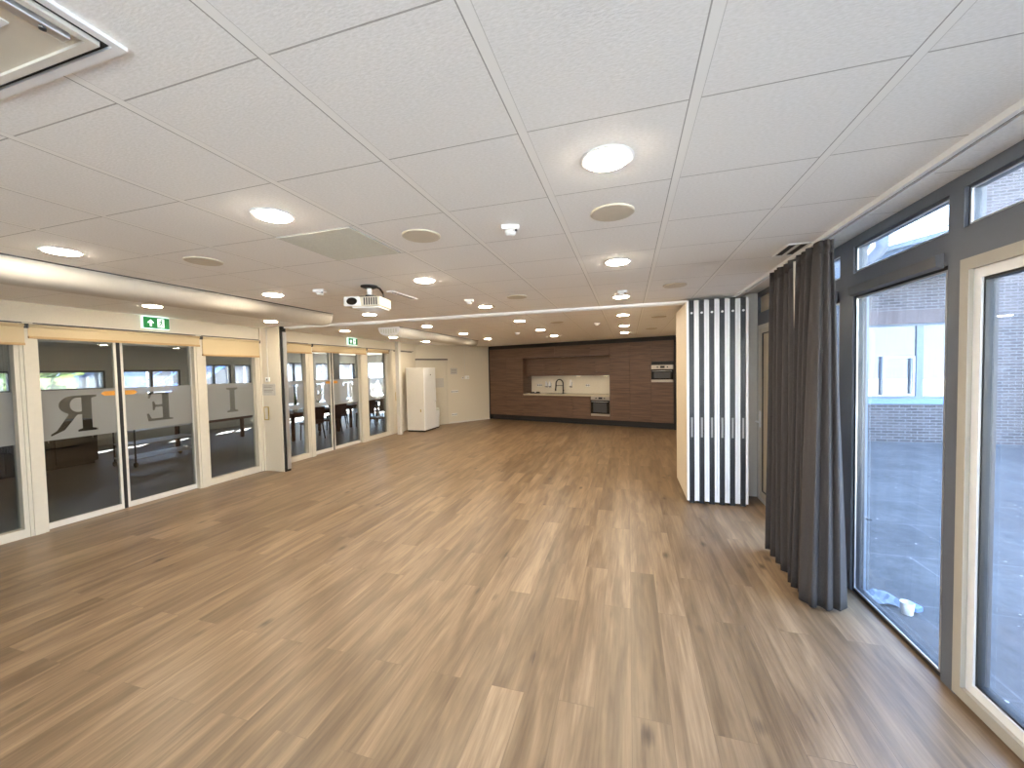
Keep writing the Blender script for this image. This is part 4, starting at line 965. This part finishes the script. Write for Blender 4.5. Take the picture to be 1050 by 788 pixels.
b = MB(); b.lathe([(0.122, 0.57), (0.122, 0.60), (0.10, 0.635), (0.0, 0.65)]); b.build('lid', M_LGREY, r)
b = MB(); b.lathe([(0.10, 0.0), (0.10, 0.03), (0.0, 0.03)]); b.build('base', M_BLACK, r)

# ================================================================== HALL BEHIND THE GLASS
HX = -13.5
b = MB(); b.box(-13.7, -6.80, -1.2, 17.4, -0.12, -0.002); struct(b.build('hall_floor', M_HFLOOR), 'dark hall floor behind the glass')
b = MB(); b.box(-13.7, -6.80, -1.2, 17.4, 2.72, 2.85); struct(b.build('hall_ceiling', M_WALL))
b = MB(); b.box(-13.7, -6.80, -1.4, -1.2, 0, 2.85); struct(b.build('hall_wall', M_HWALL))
# far-left wall with windows
WIN = [(3.6, 7.0, 1.52, 2.02), (7.3, 8.85, 1.30, 2.03), (9.3, 10.5, 1.50, 2.2), (10.6, 11.9, 1.40, 2.2), (12.3, 14.2, .10, 2.3), (14.4, 17.05, .10, 2.3)]
b = MB(); yy = -1.2
for (a, c, e, f) in WIN:
    b.box(-13.7, HX, yy, a, 0, 2.72); b.box(-13.7, HX, a, c, 0, e); b.box(-13.7, HX, a, c, f, 2.72); yy = c
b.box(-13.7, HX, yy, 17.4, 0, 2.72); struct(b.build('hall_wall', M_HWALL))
for k, (a, c, e, f) in enumerate(WIN):
    r = sempty('window_%d' % (30 + k), (0, 0, 0), 'hall window seen through the glass front')
    b = MB(); b.frame('X', HX - .12, HX - .03, a, c, e, f, .05, .05, .05, .05); mid = (a + c) / 2
    b.box(HX - .12, HX - .03, mid - .03, mid + .03, e + .05, f - .05); b.build('window_frame', M_DGREY, r)
    b = MB(); b.box(HX - .085, HX - .07, a + .05, c - .05, e + .05, f - .05); b.build('glass', M_GLASS, r)
FW = [(-12.9, -11.9, .1, 2.35), (-11.6, -10.6, .1, 2.35), (-10.2, -9.2, .1, 2.35)]
b = MB(); xx = -13.5
for (a, c, e, f) in FW:
    b.box(xx, a, 17.2, 17.4, 0, 2.72); b.box(a, c, 17.2, 17.4, 0, e); b.box(a, c, 17.2, 17.4, f, 2.72); xx = c
b.box(xx, -6.8, 17.2, 17.4, 0, 2.72); struct(b.build('hall_wall', M_HWALL))
for k, (a, c, e, f) in enumerate(FW):
    r = sempty('window_%d' % (40 + k)); b = MB(); b.frame('Y', 17.23, 17.33, a, c, e, f, .06, .06, .06, .06); b.build('window_frame', M_GWHITE, r)
    b = MB(); b.box(a + .06, c - .06, 17.27, 17.285, e + .06, f - .06); b.build('glass', M_GLASS, r)
b = MB(); b.box(-10.9, -10.6, 12.2, 12.5, 0, 2.72); struct(b.build('hall_pillar', M_WHITE), 'white hall column')
b = MB(); b.box(-6.95, -6.80, 10.0, 17.2, 0, 2.72); struct(b.build('hall_wall', M_HWALL))

# hall ceiling lamps
hp = None
for (x, y, lab) in [(-9.2, 4.0, 'flat hall ceiling lamp seen through the R glass door, the nearer'), (-11.5, 5.2, 'flat hall ceiling lamp seen through the R glass door, the farther'), (-9.2, 6.0, 'flat hall ceiling lamp seen through the E glass door'),
                    (-9.2, 8.0, 'flat hall ceiling lamp seen through the pane with the letter I'), (-10.4, 10.9, 'flat hall ceiling lamp seen through the far sliding doors')]:
    if hp is None:
        hp = thing('hall_lamp', lab, 'ceiling lamp', (x, y, 2.72), 0, 'hall ceiling lamps')
        b = MB(); b.lathe([(0.16, 0), (0.165, -0.03), (0.15, -0.035)]); b.build('rim', M_GWHITE, hp)
        b = MB(); b.lathe([(0.148, -0.03), (0.14, -0.05), (0.0, -0.055)]); b.build('diffuser', M_UCL, hp)
    else: dup(hp, (x, y, 2.72), lab)

# tables and chairs
def table(label, loc, rot, L_, W_, top, group='hall tables'):
    r = thing('dining_table', label, 'table', loc, rot, group)
    b = MB(); b.box(-L_ / 2, L_ / 2, -W_ / 2, W_ / 2, 0.72, 0.755, 0.006); b.build('tabletop', top, r)
    b = MB(); b.frame('Z', 0.62, 0.72, -L_ / 2 + .06, L_ / 2 - .06, -W_ / 2 + .06, W_ / 2 - .06, .025, .025, .025, .025); b.build('apron', M_BROWNW, r)
    for sx_ in (-1, 1):
        for sy_ in (-1, 1):
            b = MB(); b.box(sx_ * (L_ / 2 - .085) - .035, sx_ * (L_ / 2 - .085) + .035, sy_ * (W_ / 2 - .085) - .035, sy_ * (W_ / 2 - .085) + .035, 0, 0.72); b.build('leg', M_BROWNW, r)
    return r
table('brown hall table with two potted plants, just past the pier', (-9.1, 9.3, 0), 0.0, 0.9, 1.9, M_BROWNW)
table('brown hall table behind the far sliding doors', (-9.3, 11.7, 0), 0.0, 0.9, 1.6, M_BROWNW)
table('reddish hall table behind the pane with the letter A', (-9.6, 14.0, 0), 0.1, 1.4, 0.8, M_REDW)
table('dark hall table in the shade behind the pane with the letter I', (-10.6, 7.9, 0), 0.0, 0.9, 1.9, M_BROWNW)
def chair():
    r = thing('dining_chair', '', 'chair', (0, 0, 0), 0, 'hall dining chairs')
    b = MB(); b.box(-0.22, 0.22, -0.22, 0.22, 0.43, 0.475, 0.012); b.build('seat', M_BROWNW, r)
    b = MB(); b.prism([(.19, .475), (.215, .475), (.27, .90), (.245, .90)], 'X', -0.21, 0.21); b.build('backrest', M_BROWNW, r)
    for sx_ in (-1, 1):
        b = MB(); b.tube([(sx_ * .19, -.19, .43), (sx_ * .20, -.21, 0)], [.022, .015], 8); b.build('leg', M_BLACK, r)
        b = MB(); b.tube([(sx_ * .19, .18, .43), (sx_ * .20, .25, 0)], [.022, .015], 8); b.build('leg', M_BLACK, r)
    return r
ch = chair(); first = True
for x, y, rot, lab in [(-8.45, 8.8, -PI / 2, 'dark dining chair at the plant table, near side, left'), (-8.45, 9.5, -PI / 2, 'dark dining chair at the plant table, near side, right'),
                       (-9.75, 9.0, PI / 2, 'dark dining chair at the plant table, window side'), (-9.1, 10.5, 0.0, 'dark dining chair at the far end of the plant table'),
                       (-8.6, 11.3, -PI / 2, 'dark dining chair seen through the letter T door, nearer'), (-8.6, 12.0, -PI / 2, 'dark dining chair seen through the letter T door, farther'),
                       (-9.95, 11.6, PI / 2, 'dark dining chair at the second table, window side'), (-7.35, 10.15, 2.3, 'dark dining chair standing alone right behind the pane with the letter A'),
                       (-9.7, 13.35, PI, 'dark dining chair at the reddish table')]:
    if first: ch.location = (x, y, 0); ch.rotation_euler = (0, 0, rot); ch['label'] = lab; first = False
    else: dup(ch, (x, y, 0), lab, rot)
def plant(loc, label, n, h, seed):
    rnd = random.Random(seed)
    r = thing('potted_plant', label, 'potted plant', loc, 0, 'potted plants on the hall table')
    b = MB(); b.lathe([(0.055, 0), (0.06, 0.005), (0.082, 0.15), (0.074, 0.15), (0.07, 0.13), (0, 0.13)]); b.build('pot', M_POT, r)
    b = MB()
    for k in range(n):
        a = rnd.uniform(0, 2 * PI); t = rnd.uniform(0.1, 0.5); hh = h * rnd.uniform(.6, 1); pts = []
        for q in range(5):
            u = q / 4; pts.append(Vector((math.cos(a) * t * u * u * h, math.sin(a) * t * u * u * h, 0.12 + hh * u)))
        sd_ = Vector((-math.sin(a), math.cos(a), 0)); Lv = []; Rv = []
        for q, p_ in enumerate(pts):
            w_ = 0.03 * math.sin(PI * (0.12 + 0.86 * q / 4)); Lv.append(b.bm.verts.new(p_ + sd_ * w_)); Rv.append(b.bm.verts.new(p_ - sd_ * w_ + Vector((0, 0, .002))))
        for q in range(4): b.bm.faces.new((Lv[q], Rv[q], Rv[q + 1], Lv[q + 1]))
    o = b.build('leaves', M_LEAF, r); s_ = o.modifiers.new('thick', 'SOLIDIFY'); s_.thickness = 0.004
plant((-9.0, 8.8, 0.755), 'bushy plant in a white pot on the hall table, left one', 16, 0.42, 3)
plant((-9.0, 9.65, 0.755), 'tall leafy plant in a white pot on the hall table, right one', 18, 0.50, 5)
# slatted trolley and cabinet in the shade
r = thing('serving_trolley', 'metal trolley with slatted shelves behind the E glass door', 'trolley', (-9.85, 5.95, 0), 0.05)
for z in (0.16, 0.45, 0.72):
    b = MB()
    for k in range(9): b.box(-0.28 + k * .065, -0.25 + k * .065, -0.62, 0.62, z, z + .012)
    b.box(-0.30, 0.30, -0.64, -0.62, z - .01, z + .02); b.box(-0.30, 0.30, 0.62, 0.64, z - .01, z + .02); b.build('slatted_shelf', M_ALU, r)
for sx_ in (-1, 1):
    for sy_ in (-1, 1):
        b = MB(); b.tube([(sx_ * .29, sy_ * .63, 0.10), (sx_ * .29, sy_ * .63, 0.95)], 0.014, 8); b.build('post', M_BLACK, r)
        b = MB(); b.cyl((sx_ * .29, sy_ * .63, 0.05), 0.05, 0.03, 16, axis='Y'); b.build('caster', M_BLACK, r)
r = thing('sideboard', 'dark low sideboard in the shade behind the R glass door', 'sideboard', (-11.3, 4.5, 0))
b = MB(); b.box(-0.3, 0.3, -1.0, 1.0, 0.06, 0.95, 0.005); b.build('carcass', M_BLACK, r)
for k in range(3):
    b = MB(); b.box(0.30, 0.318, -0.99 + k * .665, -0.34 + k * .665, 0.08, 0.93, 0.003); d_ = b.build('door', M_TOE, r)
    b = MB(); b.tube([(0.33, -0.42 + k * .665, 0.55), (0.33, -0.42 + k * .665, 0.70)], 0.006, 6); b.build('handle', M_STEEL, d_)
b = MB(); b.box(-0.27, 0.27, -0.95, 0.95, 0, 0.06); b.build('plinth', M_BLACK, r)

# ================================================================== OUTSIDE
b = MB(); b.box(1.775, 40, -0.5, 40, -0.14, -0.012)
struct(b.build('courtyard_ground', M_PAVE), 'grey courtyard slabs')
b = MB(); b.box(-60, -13.7, -30, 60, -0.14, -0.012); b.box(-13.7, 1.775, 17.4, 60, -0.14, -0.012)
b.box(-13.7, 1.775, -30, -3.4, -0.14, -0.012); b.box(1.775, 40, -30, -0.5, -0.14, -0.012)  # unseen pale ground, added to bounce sunlight up to the room ceiling
struct(b.build('yard_ground', mat('bounce_paving', (206, 200, 188), 0.85, var=0.08, scale=3)))
# white reveal pier outside the window post
b = MB(); b.box(1.771, 1.789, 3.71, 3.89, 0, 2.36, 0.003); struct(b.build('trim_31', M_PALEB), 'pale outer reveal beside the tall window')
r = thing('window_hook', 'small dark hook on the pale outer reveal', 'hook', (1.780, 3.705, 0.585))
b = MB(); b.cyl((0, -0.002, 0), 0.009, 0.012, 14, axis='Y'); b.build('plate', M_GREY, r)
b = MB(); b.tube([(0, -0.01, 0), (0.0, -0.03, 0), (0.022, -0.034, 0.0)], 0.006, 8); b.build('pin', M_BLACK, r)
# brick building across the courtyard
FY = 11.0
M_PIPE = mat('downpipe_grey', (92, 102, 118), 0.5)
PIPE = [(-.83, 4.62), (-.83, 4.27), (-.94, 4.09), (-1.17, 3.84), (-1.27, 3.5)]
r = thing('brick_building', 'brick building with white gutter across the courtyard', 'building', (6.0, FY, -0.012))
b = MB()
def fbox(x0, x1, z0, z1): b.box(x0 - 6, x1 - 6, 0, 0.35, z0, z1)
fbox(1.95, 5.0, 0, 3.70); fbox(5.0, 7.15, 0, 0.89); fbox(5.0, 7.15, 2.68, 3.70); fbox(7.15, 14, 0, 3.70); fbox(7.15, 14, 3.70, 7.0)
b.build('brick_wall', M_BRICK, r)
b = MB(); b.box(-1.0, 1.15, -0.012, 0.0, 2.68, 2.98)
M_LINTEL = mat('soldier_course', (86, 76, 75), 0.85, var=0.2, scale=14, stretch=(1, 1, .1)); b.build('lintel', M_LINTEL, r)
b = MB(); b.box(-4.05, 1.15, 0.02, 0.35, 3.70, 4.28); b.prism([(-.56, 0.02), (.10, -1.2), (.95, 0.02)], 'Z', 3.68, 4.40); b.build('cladding', M_PALEB, r)
def along(t0, t1, off, w_, z0, z1):
    a = Vector((-.56, 0.02)); d = Vector((.66, -1.22)); n_ = Vector((-d.y, d.x)).normalized() * -1
    p = [a + d * t0 + n_ * off, a + d * t1 + n_ * off, a + d * t1 + n_ * (off + w_), a + d * t0 + n_ * (off + w_)]
    return [(q.x, q.y) for q in p], z0, z1
b = MB()
for q in (along(0, 1.0, 0, .10, 4.46, 4.62), along(0, 1.0, 0, .06, 4.28, 4.38)): b.prism(q[0], 'Z', q[1], q[2])
b.box(-4.05, -.56, -0.12, 0.02, 4.28, 4.55); b.build('gutter', mat('zinc_gutter', (136, 146, 158), 0.5), r)
b = MB(); b.tube([(PIPE[0][0], -.62, PIPE[0][1])] + [(x, -.62 + .10 * k, z) for k, (x, z) in enumerate(PIPE[1:4])] + [(PIPE[4][0], -.18, PIPE[4][1]), (PIPE[4][0], -.18, 0.0)], 0.15, 16); b.build('downpipe', M_PIPE, r)
b = MB(); b.frame('Y', 0.06, 0.14, -1.0, 1.15, 0.98, 2.68, .06, .06, .06, .05); b.box(0.22, 0.34, 0.06, 0.14, 1.04, 2.63); wf = b.build('window_frame', M_PALEB, r)
b = MB(); b.box(-1.06, 1.2, -0.05, 0.14, 0.87, 0.98); b.build('window_sill', M_BLUE, r)
b = MB(); b.box(-.94, .22, 0.09, 0.11, 1.04, 2.63); b.build('pane', M_SOLAR, wf)
b = MB(); b.box(.34, 1.09, 0.09, 0.11, 1.04, 2.63); b.build('pane', M_SOLAR, wf)
b = MB(); b.frame('Y', 0.0, 0.05, -.42, .16, 1.06, 1.95, .035, .035, .04, .04); b.build('tilted_sash', M_GWHITE, wf)
b = MB(); b.box(-1.0, 1.15, 0.30, 0.32, 1.0, 2.66); b.build('room_curtain', M_PALEB, r)
# low white wing reflected in those windows
r = thing('white_wing', 'low white building on the near side of the courtyard, behind the viewer', 'building', (8, -12, -0.012))
b = MB(); b.box(-6, 8, -1.5, 0, 0, 3.2); b.build('wall', M_WHITE, r)
b = MB(); b.box(-6.2, 8.2, -1.7, 0.2, 3.2, 3.45); b.build('roof', M_DGREY, r)
for k in range(5):
    b = MB(); b.box(-5.2 + k * 2.6, -3.4 + k * 2.6, 0.0, 0.02, 0.9, 2.2); b.build('window', M_SOLAR, r)
# litter by the window
r = thing('plastic_tub', 'small white tub lying outside the tall window with a blue lid', 'tub', (1.915, 3.46, -0.012), 0.4)
b = MB(); b.lathe([(0.030, 0), (0.032, 0.004), (0.040, 0.085), (0.036, 0.085), (0.03, 0.008), (0, 0.008)]); b.build('tub', M_GWHITE, r)
b = MB(); b.box(0.035, 0.095, -0.03, 0.04, 0.02, 0.06, 0.008); b.build('lid', M_BLUE, r)
b = MB(); vs = []
for i in range(6):
    row = []
    for j in range(6): row.append(b.bm.verts.new(((i - 2.5) * 0.035, (j - 2.5) * 0.04, 0.006 + 0.016 * random.random() + 0.01 * math.sin(i + j))))
    vs.append(row)
for i in range(5):
    for j in range(5): b.bm.faces.new((vs[i][j], vs[i + 1][j], vs[i + 1][j + 1], vs[i][j + 1]))
o = b.build('plastic_bag', M_PALEB); o.location = (1.86, 3.63, -0.010); s_ = o.modifiers.new('thick', 'SOLIDIFY'); s_.thickness = 0.003
tag(o, 'crumpled pale blue bag on the slabs outside the tall window', 'bag')

# beyond the hall windows
r = thing('pale_building', 'pale blue rendered building seen through the hall windows', 'building', (-26, 8, -0.012))
b = MB(); b.box(-3, 3, -7, 5.5, 0, 6.5); b.build('wall', M_PALEB, r)
b = MB(); b.box(-3.3, 3.3, -7.3, 5.8, 6.5, 6.8); b.build('roof', M_DGREY, r)
for k in range(4):
    b = MB(); b.box(3.0, 3.03, -6 + k * 3, -4.4 + k * 3, 1.2, 2.8); b.build('window', M_SOLAR, r)
r = thing('outdoor_stairs', 'blue steel stairs outside the hall windows', 'stairs', (-18.5, 12.6, -0.012))
b = MB()
for k in range(14): b.box(-0.5, 0.5, -2.4 + k * .27, -2.13 + k * .27, 0.18 * (k + 1) - .03, 0.18 * (k + 1))
b.build('tread', M_BLUE, r)
for x in (-.52, .50):
    b = MB(); b.prism([(-2.5, 0.0), (-2.3, 0.0), (1.45, 2.5), (1.45, 2.72)], 'X', x, x + .03); b.build('stringer', M_BLUE, r)
    b = MB(); b.tube([(x, -2.4, 1.05), (x, 1.4, 3.6)], .025, 8); b.tube([(x, -2.4, .6), (x, 1.4, 3.15)], .02, 8)
    for k in range(5): b.tube([(x, -2.4 + k * .95, .1 + k * .62), (x, -2.4 + k * .95, 1.05 + k * .625)], .02, 8)
    b.build('railing', M_BLUE, r)
r = thing('brick_house', 'brick house with a white doorway seen through the far hall windows', 'house', (-24, 21, -0.012))
b = MB(); b.box(-3, 3, -5, 5, 0, 6); b.build('wall', M_BRICK, r)
b = MB(); b.prism([(-5.3, 6), (5.3, 6), (0, 9)], 'X', -3.2, 3.2); b.build('roof', M_DGREY, r)
for k in range(3):
    b = MB(); b.frame('X', 3.0, 3.05, -4 + k * 3, -2.6 + k * 3, 1.0, 2.6, .1, .1, .1, .1); b.build('window_frame', M_GWHITE, r)
def tree(loc, label, rr, seed):
    rnd = random.Random(seed)
    r = thing('garden_tree', label, 'tree', loc, 0, 'trees outside the hall')
    b = MB(); b.tube([(0, 0, 0), (0.05, 0, 1.2), (0, 0.1, 2.6)], [.16, .12, .08], 10); b.build('trunk', M_BROWNW, r)
    b = MB()
    for k in range(700):
        v = Vector((rnd.gauss(0, 1), rnd.gauss(0, 1), rnd.gauss(0, 1))).normalized() * rr * rnd.uniform(.45, 1)
        c = Vector((0, 0, 2.2)) + Vector((v.x, v.y, v.z * .95)); q = rnd.uniform(.10, .2)
        d1 = Vector((rnd.gauss(0, 1), rnd.gauss(0, 1), rnd.gauss(0, 1))).normalized() * q; d2 = d1.orthogonal().normalized() * q
        b.bm.faces.new([b.bm.verts.new(c + d1), b.bm.verts.new(c + d2), b.bm.verts.new(c - d1), b.bm.verts.new(c - d2)])
    b.build('crown', M_TREE, r)
tree((-18.5, 7.2, -0.012), 'yellow-green tree outside the hall windows, seen through the E glass door', 1.6, 1)
tree((-19, 3.6, -0.012), 'yellow-green tree outside the hall windows, seen through the R glass door', 1.3, 2)
tree((9.0, -9.0, -0.012), 'tree in the courtyard behind the viewer', 1.9, 4)
